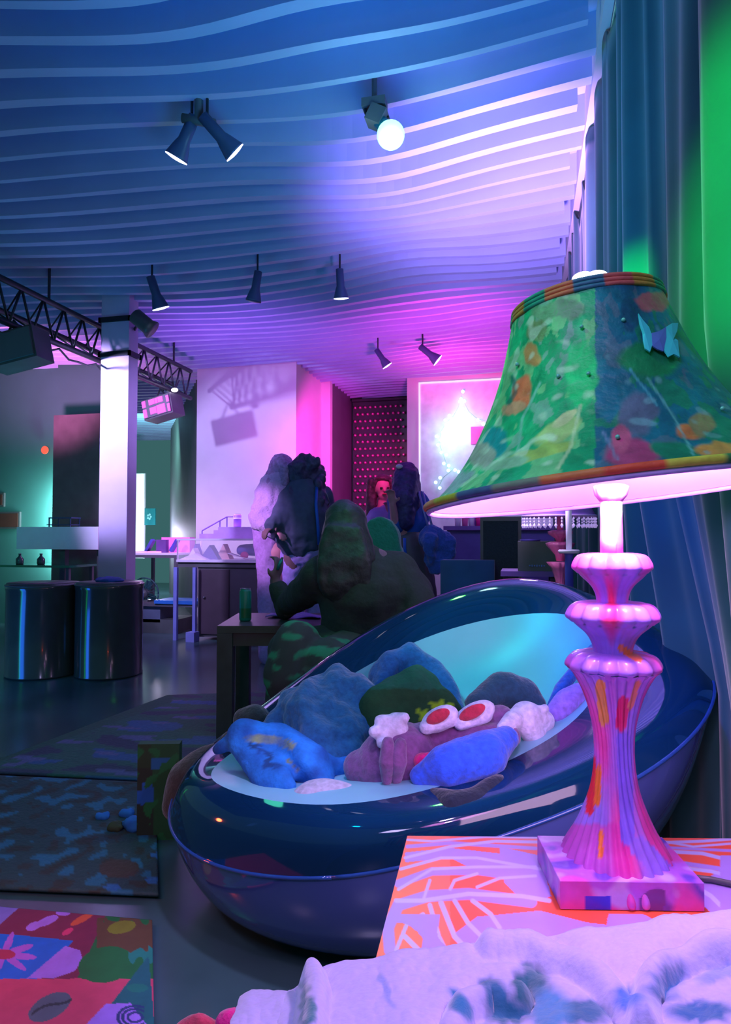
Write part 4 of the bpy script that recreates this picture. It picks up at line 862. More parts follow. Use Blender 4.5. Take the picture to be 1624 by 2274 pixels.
for k in (-1, 1):
    hp = hip_ + sideC*k*0.1; kn = Q(690 + 40*k, 1450, 2.85 - 0.15*k); kn.z = 0.48
    chain(bm, [hp, kn, Vector((kn.x - 0.02, kn.y - 0.04, 0.14))], [0.125, 0.11, 0.095])
ell(bm, Q(780, 1450), (0.2, 0.17, 0.13)); chain(bm, [Q(660, 1430, 2.75), Q(650, 1500, 2.72)], [0.1, 0.12])
tr_ = blob('patterned_trousers', bm, mat('leaf_print_cloth', (1, 1, 1), 0.85, attr=True), pcn, 0.012, 2, 0.008, 8)
def leafp(v):
    n = noise.noise(Vector((v.x*16, v.y*16, v.z*30)))
    return c(50, 140, 100) if n > 0.28 else (c(70, 96, 82) if n > 0.2 else c(60, 66, 64))
paint(tr_, leafp)
vp = empty('vape_pen', wri + Vector((0.03, 0, 0.08)), 'small shiny object held in the raised hand of the seated person', 'vape')
bm = nb(); tube(bm, [wri + Vector((0.02, -0.02, 0.06)), wri + Vector((0.045, -0.02, 0.115))], 0.009, 10); build('tube', bm, mat('teal_metal', c(60, 150, 150), 0.25, 0.5), vp, True)
bm = nb(); tube(bm, [wri + Vector((0.045, -0.02, 0.115)), wri + Vector((0.050, -0.02, 0.125))], 0.006, 10); build('mouthpiece', bm, steel, vp, True)
# stool under C and green cloth beside
stl = empty('round_stool', Vector((hip_.x, hip_.y, 0)), 'dark round stool under the seated person, mostly hidden', 'stool'); q = Vector((hip_.x, hip_.y, 0))
bm = nb(); lathe(bm, [(0.2, 0.30), (0.21, 0.31), (0.21, 0.36), (0.19, 0.38)], 28, Matrix.Translation(q)); build('seat', bm, cab_black, stl, True)
for k in range(4):
    t = PI/4 + k*PI/2; bm = nb(); tube(bm, [q + Vector((0.19*math.cos(t), 0.19*math.sin(t), 0)), q + Vector((0.14*math.cos(t), 0.14*math.sin(t), 0.3))], 0.016, 8); build('leg', bm, wood, stl, True)
# ================================================================ RUGS AND FLOOR THINGS
def quad_rug(name, pts, z, nu, nv, fn, m, label, cat, th=0.008):
    A_, B_, C_, D_ = [PZ(*p, z) for p in pts]; bm = nb()
    grid(bm, nu, nv, lambda u, v: (A_.lerp(B_, u)).lerp(D_.lerp(C_, u), v))
    o = build(name, bm, m); paint(o, fn)
    s = o.modifiers.new('t', 'SOLIDIFY'); s.thickness = th; s.offset = -1
    for p in o.data.polygons: p.use_smooth = True
    return tag(o, label, cat)
rugm = mat('woven_rug', (1, 1, 1), 0.8, attr=True, bump=0.5, scale=60)
def n3(x, y, s, o=0): return noise.noise(Vector((x*s, y*s, o)))
def far_rug(w_):
    x, y = w_.x, w_.y; q = n3(x*0.8, y*2.4, 3.0, 2)
    col = c(40, 104, 88)
    if q > 0.22: col = c(44, 100, 160)
    if q < -0.22: col = c(52, 64, 92)
    r = n3(x*.7, y*2.4, 5.0, 9)
    if r > 0.38: col = c(100, 105, 160)
    if y > 3.55 and x > -1.4 and n3(x, y, 4, 5) > -0.05: col = c(205, 80, 180)
    px, py = pix(w_)
    if segd(px, py, [(-40, 1695), (370, 1552)]) < 14: col = c(34, 96, 74)
    return mixc(col, c(40, 60, 66), 0.25 + 0.3 * abs(n3(x, y, 25)))
quad_rug('painted_rug', [(372, 1546), (660, 1536), (450, 1742), (-70, 1716)], 0.008, 110, 70, far_rug, rugm, 'paint-splashed blue and green rug leading back under the low table', 'rug')
def mid_rug(w_):
    q = n3(w_.x*0.6 + w_.y*1.6, w_.y*0.5 - w_.x*2.0, 9, 1); col = c(44, 74, 78)
    if q > 0.22: col = c(40, 110, 140)
    if q < -0.25: col = c(52, 58, 54)
    px, py = pix(w_)
    if math.hypot((px-265)/45, (py-1935)/22) < 1: col = c(72, 62, 54)
    for (cx_, cy_) in ((370, 1940), (250, 1977), (355, 1905), (340, 1960)):
        if math.hypot((px-cx_)/20, (py-cy_)/7) < 1: col = c(46, 108, 170)
    return col
quad_rug('dark_rug', [(-80, 1722), (345, 1742), (352, 1992), (-130, 1972)], 0.009, 110, 70, mid_rug, rugm, 'dark streaked rug between the paint-splashed one and the bright patchwork', 'rug')
def pop(w_):
    x, y = pix(w_); lavc, bluc, sal, grn = c(165, 120, 240), c(20, 110, 225), c(205, 70, 110), c(24, 110, 60)
    def E(cx_, cy_, rx, ry, a=0):
        dx, dy = x-cx_, y-cy_; u = dx*math.cos(a) + dy*math.sin(a); v = -dx*math.sin(a) + dy*math.cos(a); return (u/rx)**2 + (v/ry)**2 < 1
    col = c(120, 40, 80)
    if x + (y-2015)*1.1 < 50: col = c(130, 120, 215)
    if x > 235 - (y-2040)*0.45: col = grn
    if E(75, 2064, 18, 9, -.4) or E(105, 2052, 26, 9, -.4) or E(140, 2034, 16, 7): col = lavc
    if E(182, 2048, 30, 7, -.5): col = c(200, 90, 60)
    if E(150, 2076, 14, 6, -.5): col = c(210, 60, 120)
    if x > 205 and 2045 < y < 2128 and n3(x*.02, y*.02, 1.5) > -.25 and x > 215: col = c(92, 70, 50)
    if E(270, 2066, 32, 14, -.2): col = c(120, 130, 40)
    if y > 2080 + x*0.1 and y < 2184 + x*.02 and x < 155 - (y-2095)*0.95 + 10: col = bluc
    if y > 2182: col = sal
    if inside(x, y, [(60, 2181), (145, 2108), (178, 2118), (184, 2140), (165, 2165), (120, 2180)]): col = lavc
    if x > 150 and E(235, 2150, 62, 40, -.2): col = grn
    for k in range(8):
        t = k*PI/4 + .2; cx_, cy_ = 8 + 40*math.cos(t), 2127 + 19*math.sin(t)
        if E(cx_, cy_, 34, 7.5, math.atan2(19*math.sin(t), 40*math.cos(t))): col = c(170, 100, 225)
    if E(8, 2127, 26, 11): col = c(170, 50, 90)
    if E(315, 2130, 30, 26, 0) and n3(x, y, .05) > -.1: col = c(30, 130, 120)
    if inside(x, y, [(245, 2240), (330, 2130), (345, 2300), (260, 2300)]): col = c(24, 100, 110)
    if E(150, 2200, 42, 16, -.3): col = sal
    if E(110, 2245, 52, 26, -.5): col = c(80, 100, 120)
    if abs(y - (2245 - (x-110)*.5 - 8*math.sin((x-60)/20))) < 3 and 70 < x < 160: col = c(36, 60, 70)
    if inside(x, y, [(185, 2290), (235, 2238), (290, 2236), (330, 2290)]): col = lavc
    for r_ in (16, 28, 38):
        if abs(math.hypot(x-300, (y-2268)*1.5) - r_) < 3.5 and x < 320: col = c(40, 60, 120)
    if E(305, 2202, 24, 10): col = c(24, 120, 110)
    return col
pop_r = quad_rug('patchwork_rug', [(-160, 2006), (338, 2050), (345, 2420), (-420, 2420)], 0.010, 260, 190, pop, mat('printed_rug', (1, 1, 1), 0.7, attr=True, var=0.08, scale=30), 'bright patchwork rug with flower and colour blocks at the bottom left', 'rug')
light('SPOT', 'rug_spot', (-1.6, 0.4, 2.2), (0.85, 0.55, 1.0), 30, 0.1, PZ(100, 2140, 0), 34, 0.9)
# painted upright carton and scattered blue pieces
q = PZ(350, 1866, 0); ct = empty('painted_carton', q, 'upright green painted carton with blue patches beside the vinyl chair', 'carton')
dq = (q - CAM).dot(F); wq = 92 * dq / FPX
bm = nb(); Mq = Matrix.Translation(q) @ Matrix.Rotation(YAW + 0.05, 4, 'Z')
h_q = P(350, 1655, dq).z
vs = grid(bm, 30, 60, lambda u, v: Mq @ Vector((-wq/2 + wq*u, 0, h_q*v)))
o = build('front_panel', bm, mat('carton_paint', (1, 1, 1), 0.7, attr=True), ct)
def cart(w_):
    x, y = pix(w_); col = c(30, 92, 50)
    if x < 335: col = c(40, 74, 44)
    if y > 1705 and x < 340: col = c(40, 58, 44)
    if 335 < x < 380 and 1683 < y < 1708: col = c(30, 110, 160)
    if 297 < x < 318 and 1757 < y < 1787 or 315 < x < 340 and 1738 < y < 1784: col = c(30, 105, 190)
    if n3(x, y, .035, 3) > .25: col = c(26, 116, 60)
    return col
paint(o, cart)
bm = nb(); box(bm, (-wq/2, 0.002, 0), (wq/2, wq*0.3, h_q), Mq); build('sides', bm, mat('carton_green', c(34, 80, 50), 0.7), ct)
for i, (cx_, cy_, r_, lab) in enumerate(((228, 1812, 16, 'small blue crumpled cloth piece furthest left on the dark rug'), (280, 1806, 17, 'blue crumpled cloth piece behind the two-lobed one on the dark rug'), (293, 1836, 26, 'largest blue crumpled cloth piece beside the painted carton'), (258, 1838, 20, 'olive crumpled cloth piece between the blue ones on the dark rug'))):
    p = PZ(cx_, cy_ + 8, 0.01); s_ = r_ * (p - CAM).dot(F) / FPX; bm = nb(); ell(bm, p + Vector((0, 0, s_*0.5)), (s_, s_*0.8, s_*0.6)); ell(bm, p + Vector((s_*0.5, -s_*0.3, s_*0.5)), (s_*0.7, s_*0.5, s_*0.5))
    o = blob('crumpled_cloth', bm, mat('olive_cloth', c(60, 76, 50), 0.9) if i == 3 else mat('sky_cloth', c(40, 120, 200), 0.9), None, 0.006, 1, 0.012, 30); tag(o, lab, 'cloth', 'crumpled cloth pieces on the dark rug')

# ================================================================ TRANSPARENT INFLATABLE CHAIR
NS = 10
cx_ = [(740,1.5),(1060,1.5),(1290,1.65),(1400,1.9),(1340,2.25),(1120,2.45),(860,2.45),(620,2.3),(470,2.0),(500,1.65)]
contact = []
for (a, d_) in cx_:
    p = P(a, 1190 + 1500/d_, d_); p.z = 0.012; contact.append(p)
ring = lambda L: [P(*t) for t in L]
low = ring([(740,2080,1.40),(1130,1990,1.42),(1440,1880,1.48),(1600,1730,1.62),(1420,1640,2.25),(1130,1610,2.5),(820,1600,2.5),(560,1680,2.35),(385,1850,2.0),(415,2020,1.62)])
seam = ring([(745,1979,1.38),(1110,1862,1.42),(1420,1745,1.46),(1625,1570,1.60),(1560,1420,2.0),(1150,1370,2.5),(810,1440,2.5),(540,1600,2.35),(352,1765,2.0),(385,1920,1.62)])
crest = ring([(735,1885,1.36),(1080,1800,1.40),(1380,1670,1.50),(1600,1490,1.66),(1450,1385,2.05),(1200,1185,2.40),(860,1318,2.40),(575,1560,2.25),(385,1690,1.98),(400,1790,1.66)])
rim = ring([(700,1808,1.46),(985,1752,1.52),(1180,1672,1.62),(1345,1560,1.76),(1370,1360,2.05),(1130,1355,2.24),(880,1430,2.24),(640,1590,2.1),(465,1700,1.92),(455,1745,1.68)])
lip = ring([(720,1762,1.56),(1000,1728,1.60),(1180,1640,1.72),(1285,1560,1.86),(1275,1455,2.05),(1110,1490,2.18),(920,1530,2.18),(690,1620,2.06),(520,1695,1.90),(530,1730,1.72)])
well = ring([(740,1750,1.62),(960,1715,1.64),(1120,1650,1.73),(1205,1590,1.86),(1200,1570,1.98),(1090,1600,2.03),(900,1640,2.03),(720,1680,1.98),(580,1720,1.86),(600,1748,1.70)])
def loft(rings, cap_=False, lv=3):
    bm = nb(); R_ = [[bm.verts.new(p) for p in r] for r in rings]
    for a, b in zip(R_, R_[1:]):
        for k in range(NS): bm.faces.new((a[k], a[(k+1) % NS], b[(k+1) % NS], b[k]))
    if cap_:
        ctr = Vector((0, 0, 0)); 
        for p in rings[-1]: ctr += p / NS
        ctr.z -= 0.03; cv = bm.verts.new(ctr)
        for k in range(NS): bm.faces.new((R_[-1][k], R_[-1][(k+1) % NS], cv))
    bmesh.ops.recalc_face_normals(bm, faces=bm.faces)
    return bm
ctr = Vector((0, 0, 0))
for p in contact: ctr += p / NS
pod = empty('inflatable_chair', (ctr.x, ctr.y, 0), 'big glossy blue transparent inflatable chair heaped with clothes and plush', 'chair')
vin_lo = vinyl('vinyl_lower', c(70, 84, 150), 0.0); vin_up = vinyl('vinyl_upper', c(10, 48, 84), 0.10)
mid1 = [a.lerp(b, 0.5) for a, b in zip(contact, low)]
base_c = [ctr.lerp(p, 0.5) for p in contact]
for p in base_c: p.z = 0.012
def sub(o, lv=3):
    s = o.modifiers.new('s', 'SUBSURF'); s.levels = s.render_levels = lv
    for p in o.data.polygons: p.use_smooth = True
sub(build('lower_shell', loft([base_c, contact, low, seam]), vin_lo, pod))
sub(build('upper_shell', loft([seam, crest, rim]), vin_up, pod))
sub(build('seat_lining', loft([rim, lip, well], True), mat('lining_teal_tint', c(140, 195, 212), 0.35, var=0.04), pod))  # white lining; the teal light on it is tinted into its colour
def smooth_ring(r, n=120):
    # cubic B-spline through the same control points as the subdivided shell boundary
    out = []
    for i in range(n):
        t = i / n * NS; k = int(t); f = t - k; a, b, cc2, d = (r[(k+j-1) % NS] for j in range(4))
        out.append((a*(1-f)**3 + b*(3*f**3 - 6*f**2 + 4) + cc2*(-3*f**3 + 3*f**2 + 3*f + 1) + d*f**3) / 6)
    return out + [out[0]]
bm = nb(); tube(bm, smooth_ring(seam), 0.0045, 8); build('seam_piping', bm, vinyl('vinyl_piping', c(40, 76, 150), 0.0), pod, True)
light('SPOT', 'lining_light', (-0.35, 1.15, 1.9), (0.62, 0.50, 1.0), 60, 0.05, P(600, 1800, 1.55), 24, 0.5)
light('SPOT', 'chair_back_light', (-0.7, 1.2, 1.7), (0.0, 0.80, 0.72), 46, 0.05, P(1120, 1480, 2.2), 22, 0.5)
light('SPOT', 'chair_side_light', (0.0, 0.9, 1.4), (0.62, 0.35, 1.0), 26, 0.04, P(1300, 1800, 1.5), 50, 0.8)

def glint(name, px, py, dist, col, e, size, area=False):
    """an unseen light placed where the vinyl mirrors it towards the camera"""
    dg = bpy.context.evaluated_depsgraph_get(); dg.update()
    best = None
    for o in pod.children:
        inv = world_of(o).inverted(); d_ = ray(px, py).normalized(); ok, co, no, _ = o.evaluated_get(dg).ray_cast(inv @ CAM, d_)
        if ok:
            wv = world_of(o) @ co
            if best is None or (wv - CAM).length < best[0]: best = ((wv - CAM).length, wv, no)
    if best is None: return
    _, wv, no = best; no = no.normalized()
    if no.dot(d_) > 0: no = -no
    r = d_ - 2*d_.dot(no)*no; q = wv + r*dist
    if area: return light('AREA', name, q, col, e, size, wv)
    return light('POINT', name, q, col, e, size)
glint('red_lamp', 495, 1820, 0.5, (1.0, 0.08, 0.02), 1.6, 0.02)
glint('green_lamp', 1018, 1326, 1.0, (0.1, 1.0, 0.1), 6, 0.035)
glint('pink_highlight_light', 1135, 1790, 0.45, (1.0, 0.6, 0.95), 2.6, 0.36, True)  # added area light that makes the broad pink highlight on the vinyl

# ---- things heaped in the chair
V = lambda px, py, d=1.85: P(px, py, d)
def heap(name, shapes, m, label, cat, vox=0.010, disp=0.012, ds=9, smooth=3, parent=None):
    bm = nb()
    for s in shapes:
        if s[0] == 'e': ell(bm, s[1], s[2], s[3] if len(s) > 3 else None)
        else: chain(bm, s[1], s[2])
    fold = lambda v: 0.35*disp*math.sin(v.x*55 + v.z*30 + 4*noise.noise(v*6)) 
    o = blob(name, bm, m, parent, vox, smooth, disp, ds, fold)
    if label: tag(o, label, cat)
    return o
def fab(n, col): return mat(n, col, 0.9, bump=0.5, scale=70, var=0.25, sheen=0.4)
heap('denim_jacket', [('c', [V(600,1640,1.95), V(660,1575,1.98), V(750,1530,2.0), V(815,1560,1.95)], [.05,.06,.07,.06]), ('c', [V(640,1700,1.85), V(720,1640,1.88), V(800,1630,1.9)], [.06,.10,.08]), ('c', [V(700,1600,1.93), V(760,1700,1.82)], [.1,.08])], fab('denim', c(30, 100, 150)), 'blue denim jacket heaped at the left of the inflatable chair', 'jacket', disp=0.020, ds=12)
heap('blue_hooded_top', [('c', [V(845,1530,2.0), V(865,1475,2.05), V(915,1450,2.08), V(965,1490,2.05), V(1000,1545,2.0), V(1015,1580,1.95)], [.035,.035,.035,.035,.035,.03]), ('c', [V(850,1500,2.06), V(930,1500,2.08)], [.05,.05])], fab('hood_blue', c(26, 92, 160)), 'blue hooded top arched over the green cloth in the inflatable chair', 'hoodie', disp=0.008)
gcl = heap('green_cloth', [('c', [V(850,1570,1.92), V(930,1540,1.94), V(985,1580,1.9)], [.07,.075,.05]), ('c', [V(860,1610,1.88), V(940,1600,1.88)], [.06,.05])], mat('green_leaf_cloth', (1,1,1), 0.9, attr=True, bump=0.4, scale=60), 'dark green cloth with yellow jagged leaves under the blue hood', 'cloth')
def gleaf(w_):
    x, y = pix(w_); col = c(30, 70, 36)
    if y < 1530: col = c(26, 92, 66)
    for pl_ in ([(922,1572),(940,1578),(950,1570),(946,1590),(958,1600),(940,1612),(932,1590)], [(955,1560),(968,1566),(985,1545),(984,1566),(1010,1560),(990,1585),(965,1592)]):
        if inside(x, y, pl_): col = c(150, 185, 20)
    return col
paint(gcl, gleaf)
lb = heap('light_blue_shirt', [('c', [V(480,1668,1.84), V(540,1640,1.82), V(620,1650,1.82)], [.012,.05,.05]), ('c', [V(540,1660,1.80), V(600,1710,1.72), V(640,1755,1.64)], [.045,.05,.025]), ('c', [V(610,1640,1.82), V(690,1700,1.74), V(720,1745,1.68)], [.05,.06,.03]), ('c', [V(700,1700,1.78), V(760,1700,1.78)], [.04,.035])], mat('blue_print_shirt', (1,1,1), 0.85, attr=True, bump=0.4, scale=70), 'light blue shirt with yellow brush mark hanging to the front rim', 'shirt', disp=0.014)
def shirt(w_):
    x, y = pix(w_); col = c(40, 140, 235)
    if segd(x, y, [(552, 1640), (605, 1642), (648, 1656)]) < 9: col = c(175, 175, 30)
    if segd(x, y, [(560, 1652), (600, 1680), (590, 1700), (620, 1700)]) < 6 + 4*math.sin(x): col = c(20, 50, 80)
    if segd(x, y, [(640, 1690), (665, 1715)]) < 3: col = c(150, 150, 40)
    return mixc(col, c(20, 80, 160), .5 + .8*n3(x, y, .03))
paint(lb, shirt)
heap('pale_plush_foot', [('e', V(730,1768,1.62), (.085,.05,.04)), ('e', V(690,1772,1.60), (.05,.04,.03))], fab('cream_plush', c(190, 175, 200)), 'pale rounded plush bit peeking over the front rim', 'plush toy', disp=0.002)
# plush toy: parts under one thing
plm = fab('plush_purple', c(125, 72, 130)); plw = fab('plush_white', c(215, 200, 235)); plr = fab('plush_red', c(190, 40, 70)); plbl = fab('plush_blue', c(40, 90, 230)); plmg = fab('plush_magenta', c(235, 10, 120)); pldk = fab('plush_dark', c(30, 72, 96))
D0 = 1.66
pt = empty('plush_toy', V(1000, 1650, D0), 'big purple plush toy with white gloves and red-centred ovals lying in the chair', 'plush toy')
def heapp(name, shapes, m, vox=0.007, disp=0.003, ds=12): return heap(name, shapes, m, None, None, vox, disp, ds, 2, pt)
heapp('body', [('c', [V(860,1690,1.68), V(900,1680,1.68), V(935,1700,1.66)], [.075,.085,.06]), ('c', [V(800,1705,1.70), V(850,1700,1.68)], [.045,.07]), ('c', [V(915,1640,1.72), V(1010,1630,1.70), V(1110,1600,1.72)], [.035,.05,.04]), ('c', [V(960,1690,1.68), V(1060,1650,1.66), V(1130,1635,1.66)], [.045,.05,.03])], plm)
heapp('glove', [('e', V(872,1616,1.66), (.04,.025,.03)), ('c', [V(860,1622,1.65), V(830,1626,1.63)], [.02,.013]), ('c', [V(862,1630,1.65), V(848,1650,1.62)], [.018,.013]), ('c', [V(870,1605,1.66), V(845,1602,1.65)], [.018,.014]), ('c', [V(880,1600,1.66), V(898,1594,1.65)], [.02,.014])], plw, 0.005)
heapp('glove', [('c', [V(1130,1605,1.70), V(1170,1590,1.72), V(1205,1600,1.74)], [.022,.04,.03]), ('c', [V(1140,1600,1.68), V(1116,1618,1.64)], [.025,.014]), ('c', [V(1185,1588,1.72), V(1210,1574,1.72)], [.018,.012]), ('c', [V(1170,1610,1.70), V(1190,1640,1.72)], [.03,.03])], plw, 0.005)
rot_e = Matrix.Rotation(-0.55, 3, F)
for (a, b, d_, w1) in ((977, 1597, 1.66, .052), (1053, 1588, 1.66, .058)):
    e1 = heapp('oval_sole', [('e', V(a, b, d_), (w1, .022, .030), rot_e), ('c', [V(a - 30, b + 18, d_ - .01), V(a + 22, b - 2, d_ - .005)], [.018, .022])], plw, 0.005, 0.001)
    e1b = nb(); ell(e1b, V(a - 4, b - 6, d_ - .030), (w1*.62, .006, .016), rot_e); o = build('red_centre', e1b, plr, e1, True)
heapp('blue_foot', [('c', [V(935,1722,1.58), V(1000,1700,1.56), V(1080,1675,1.58), V(1125,1640,1.62)], [.028,.052,.056,.03]), ('e', V(1020,1712,1.56), (.11,.03,.035), rot_e)], plbl, 0.007, 0.004)
heapp('nose', [('e', V(940,1692,1.60), (.024,.016,.022)), ('e', V(954,1687,1.60), (.018,.014,.018))], plmg, 0.004, 0.0)
for (a0, b0, a1, b1) in ((862, 1650, 858, 1745), (890, 1652, 880, 1740)):
    heapp('leg_crease', [('c', [V(a0, b0, 1.60), V((a0+a1)/2, (b0+b1)/2 - 5, 1.585), V(a1, b1, 1.60)], [.014,.022,.010])], plm, 0.005)
heap('dark_beanie', [('c', [V(1060,1560,1.82), V(1110,1530,1.86), V(1160,1540,1.86), V(1190,1565,1.84)], [.035,.05,.05,.03]), ('e', V(1130,1508,1.88), (.035,.03,.02))], pldk, 'dark blue knitted hat behind the plush toy against the teal lining', 'hat', disp=0.006)
heap('lilac_plush', [('c', [V(1240,1580,1.78), V(1262,1555,1.80), V(1285,1540,1.82)], [.03,.035,.03])], fab('lilac_fur', c(150, 110, 215)), 'lilac fuzzy plush tucked in the right side of the chair', 'plush toy', disp=0.005)
bm = nb(); tube(bm, [V(1218,1590,1.78), V(1245,1530,1.86), V(1290,1475,1.92), V(1320,1440,1.96)], [.014,.017,.017,.015], 10); tag(build('blue_strap', bm, fab('strap_blue', c(24, 90, 180)), None, True), 'blue fabric strap running up the right inside of the chair', 'strap')
heap('dark_coat', [('c', [V(960,1765,1.52), V(1010,1790,1.47), V(1060,1780,1.48), V(1110,1735,1.52)], [.02,.035,.032,.02]), ('c', [V(905,1765,1.56), V(980,1775,1.52)], [.015,.025])], fab('coat_navy', c(10, 26, 50)), 'navy cloth edge hanging over the front rim under the blue plush foot', 'cloth', disp=0.005)
heap('black_bag', [('e', V(560,1600,2.05), (.06,.05,.045)), ('e', V(520,1650,2.0), (.05,.04,.04))], fab('bag_black', c(34, 48, 50)), 'black bag slumped at the back left of the inflatable chair', 'bag', disp=0.006)
heap('dark_bag', [('c', [P(400,1790,1.98), P(430,1730,2.02), P(480,1690,2.05)], [.05,.07,.06]), ], fab('bag_brown', c(50, 52, 48)), 'dark brown bag leaning against the left side of the chair', 'bag', disp=0.008)

# ================================================================ SIDE TABLE
TZ2 = 0.606
a = PZ(905, 1856, TZ2); b = PZ(846, 2085, TZ2); dirl = (b - a).normalized(); far_r = Vector((0.27, a.y, 0))
A_ = a; D_ = a + dirl * 0.44; B_ = Vector((0.285, PZ(1624, 1858, TZ2).y, TZ2)); C_ = B_ + dirl * 0.44
sd = empty('side_table', ((A_.x + C_.x)/2, (A_.y + C_.y)/2, 0), 'side table with orange top painted in lavender leaves, holding the lamp', 'table')
bm = nb(); grid(bm, 420, 300, lambda u, v: (A_.lerp(B_, u)).lerp(D_.lerp(C_, u), v) + Vector((0, 0, 0)))
leafm = mat('painted_tabletop', (1, 1, 1), 0.35, attr=True, var=0.05, scale=20)
tp_ = build('painted_top', bm, leafm, sd)
ORC, LVC, PLC = c(255, 96, 60), c(190, 150, 235), c(215, 195, 250)
shapes_lav = [[(900,1893),(1000,1883),(1090,1893),(1190,1903),(1190,1927),(1090,1937),(1040,1925),(1000,1905),(900,1915)], [(1010,2072),(1060,2036),(1200,2022),(1310,2050),(1200,2100),(1040,2112)], [(1560,1960),(1600,1930),(1660,1920),(1660,2030),(1590,2035),(1560,2010)], [(1180,2050),(1300,2048),(1420,2062),(1560,2036),(1560,2060),(1200,2100),(1060,2110)], [(1110,1880),(1200,1900),(1225,1990),(1170,2010),(1120,1960),(1110,1900)]]
thick_ = [([(866,2110),(862,2060),(885,2010),(950,1990),(1040,1985),(1180,2003)],13), ([(885,1962),(960,1935),(1060,1934),(1190,1952)],9), ([(905,1880),(1000,1872),(1190,1884)],4), ([(1440,1880),(1640,1890)],3), ([(1480,1912),(1640,1935)],5)]
lines_ = [([(905,1865),(960,1868),(1080,1858),(1300,1862)],3), ([(900,1905),(1000,1880),(1100,1868),(1200,1870)],4), ([(890,1930),(980,1905),(1060,1905),(1200,1930)],4), ([(885,1975),(960,1930),(1060,1925),(1190,1925)],4), ([(880,2000),(940,2000),(1040,1985),(1160,1990),(1220,2000)],6),
  ([(940,2000),(955,1955)],4), ([(955,2010),(975,2080),(990,2110)],6), ([(980,2005),(1010,2080),(1040,2110)],7), ([(1010,2000),(1040,2050),(1070,2080)],6), ([(1050,2000),(1090,2030),(1110,2060)],6), ([(1000,1975),(1010,1955),(1060,1940)],4), ([(1060,1970),(1110,1950),(1190,1945)],4), ([(940,2030),(905,2050),(880,2110)],5), ([(900,2080),(950,2130)],7),
  ([(1450,1872),(1560,1868),(1640,1862)],4), ([(1470,1890),(1560,1895),(1640,1915)],5), ([(1500,1925),(1580,1935),(1600,1940)],5), ([(1530,1960),(1580,1990),(1600,2010)],6), ([(1470,1868),(1540,1880),(1640,1872)],3)]
def topc(w_):
    x, y = pix(w_)
    col = ORC if x > 1000 else mixc(ORC, c(255, 140, 110), 0.5)
    for s_ in shapes_lav:
        if inside(x, y, s_): col = LVC; break
    for ln, wd in thick_: col = mixc(LVC, col, (segd(x, y, ln) - wd + 1) / 2)
    for ln, wd in lines_: col = mixc(PLC, col, (segd(x, y, ln) - wd*0.8 + 1) / 2)
    if x > 1600 and y > 1900: col = LVC
    if n3(x, y, 0.012, 7) > 0.33 and y > 2030: col = LVC
    return col
paint(tp_, topc)
bm = nb(); v0 = [A_, B_, C_, D_]
vt = [bm.verts.new(p - Vector((0, 0, 0.001))) for p in v0]; vb = [bm.verts.new(p - Vector((0, 0, 0.028))) for p in v0]
bm.faces.new(vb[::-1]); bm.faces.new(vt)
for k in range(4): bm.faces.new((vt[k], vb[k], vb[(k+1) % 4], vt[(k+1) % 4]))
build('board', bm, mat('orange_edge', c(240, 90, 70), 0.5), sd)
for p in (A_ + dirl*0.03 + Vector((0.03,0,0)), B_ + dirl*0.03 - Vector((0.04,0,0)), C_ - dirl*0.05 - Vector((0.04,0,0)), D_ - dirl*0.05 + Vector((0.03,0,0))):
    bm = nb(); tube(bm, [(p.x, p.y, 0), (p.x, p.y, TZ2 - 0.028)], [0.013, 0.018], 12); build('leg', bm, MC['orange_edge'], sd, True)

# ================================================================ TABLE LAMP
LD = 0.775
base_c3 = PZ(1372, 1985, TZ2); LC = P(1368, 1950, LD); LC.z = TZ2
lamp = empty('table_lamp', LC, 'large painted table lamp with fluted pink stem and bell shade on the side table', 'lamp')
def lampcol(w_):
    x, y = pix(w_); v = w_ - LC; t = math.atan2(v.y, v.x)
    n = noise.noise(Vector((math.cos(t)*1.6, math.sin(t)*1.6, v.z*9)) ); m2 = noise.noise(Vector((t*1.2, v.z*5, 4)))
    col = mixc(c(225, 105, 215), c(175, 130, 245), 0.5 + 1.6*n)
    col = mixc(col, c(245, 70, 170), max(0, -2.0*n - .1)); col = mixc(col, c(240, 60, 130), max(0, min(1, (m2 - .3)*8)))
    if y > 1830 and x < 1400: col = mixc(col, c(235, 50, 180), .6)
    for ln, wd, cc3 in (([(1333,1520),(1342,1600)],11,c(240,160,70)), ([(1328,1710),(1325,1780)],9,c(245,120,50)), ([(1335,1850),(1335,1900)],6,c(250,130,60)), ([(1385,1560),(1380,1610)],13,c(235,20,110)), ([(1418,1515),(1400,1570)],6,c(240,140,110)), ([(1315,1690),(1310,1800)],9,c(230,40,70)), ([(1385,1640),(1395,1860)],16,c(150,110,240)), ([(1420,1880),(1470,1930)],22,c(170,120,240)), ([(1380,1440),(1420,1465)],8,c(250,140,90))):
        if segd(x, y, ln) < wd: col = cc3
    return col
lm = mat('painted_plaster', (1, 1, 1), 0.32, attr=True, var=0.12, scale=40, bump=0.12, coat=0.3)
px2m = LD / FPX
def Lz(py): return P(1360, py, LD).z
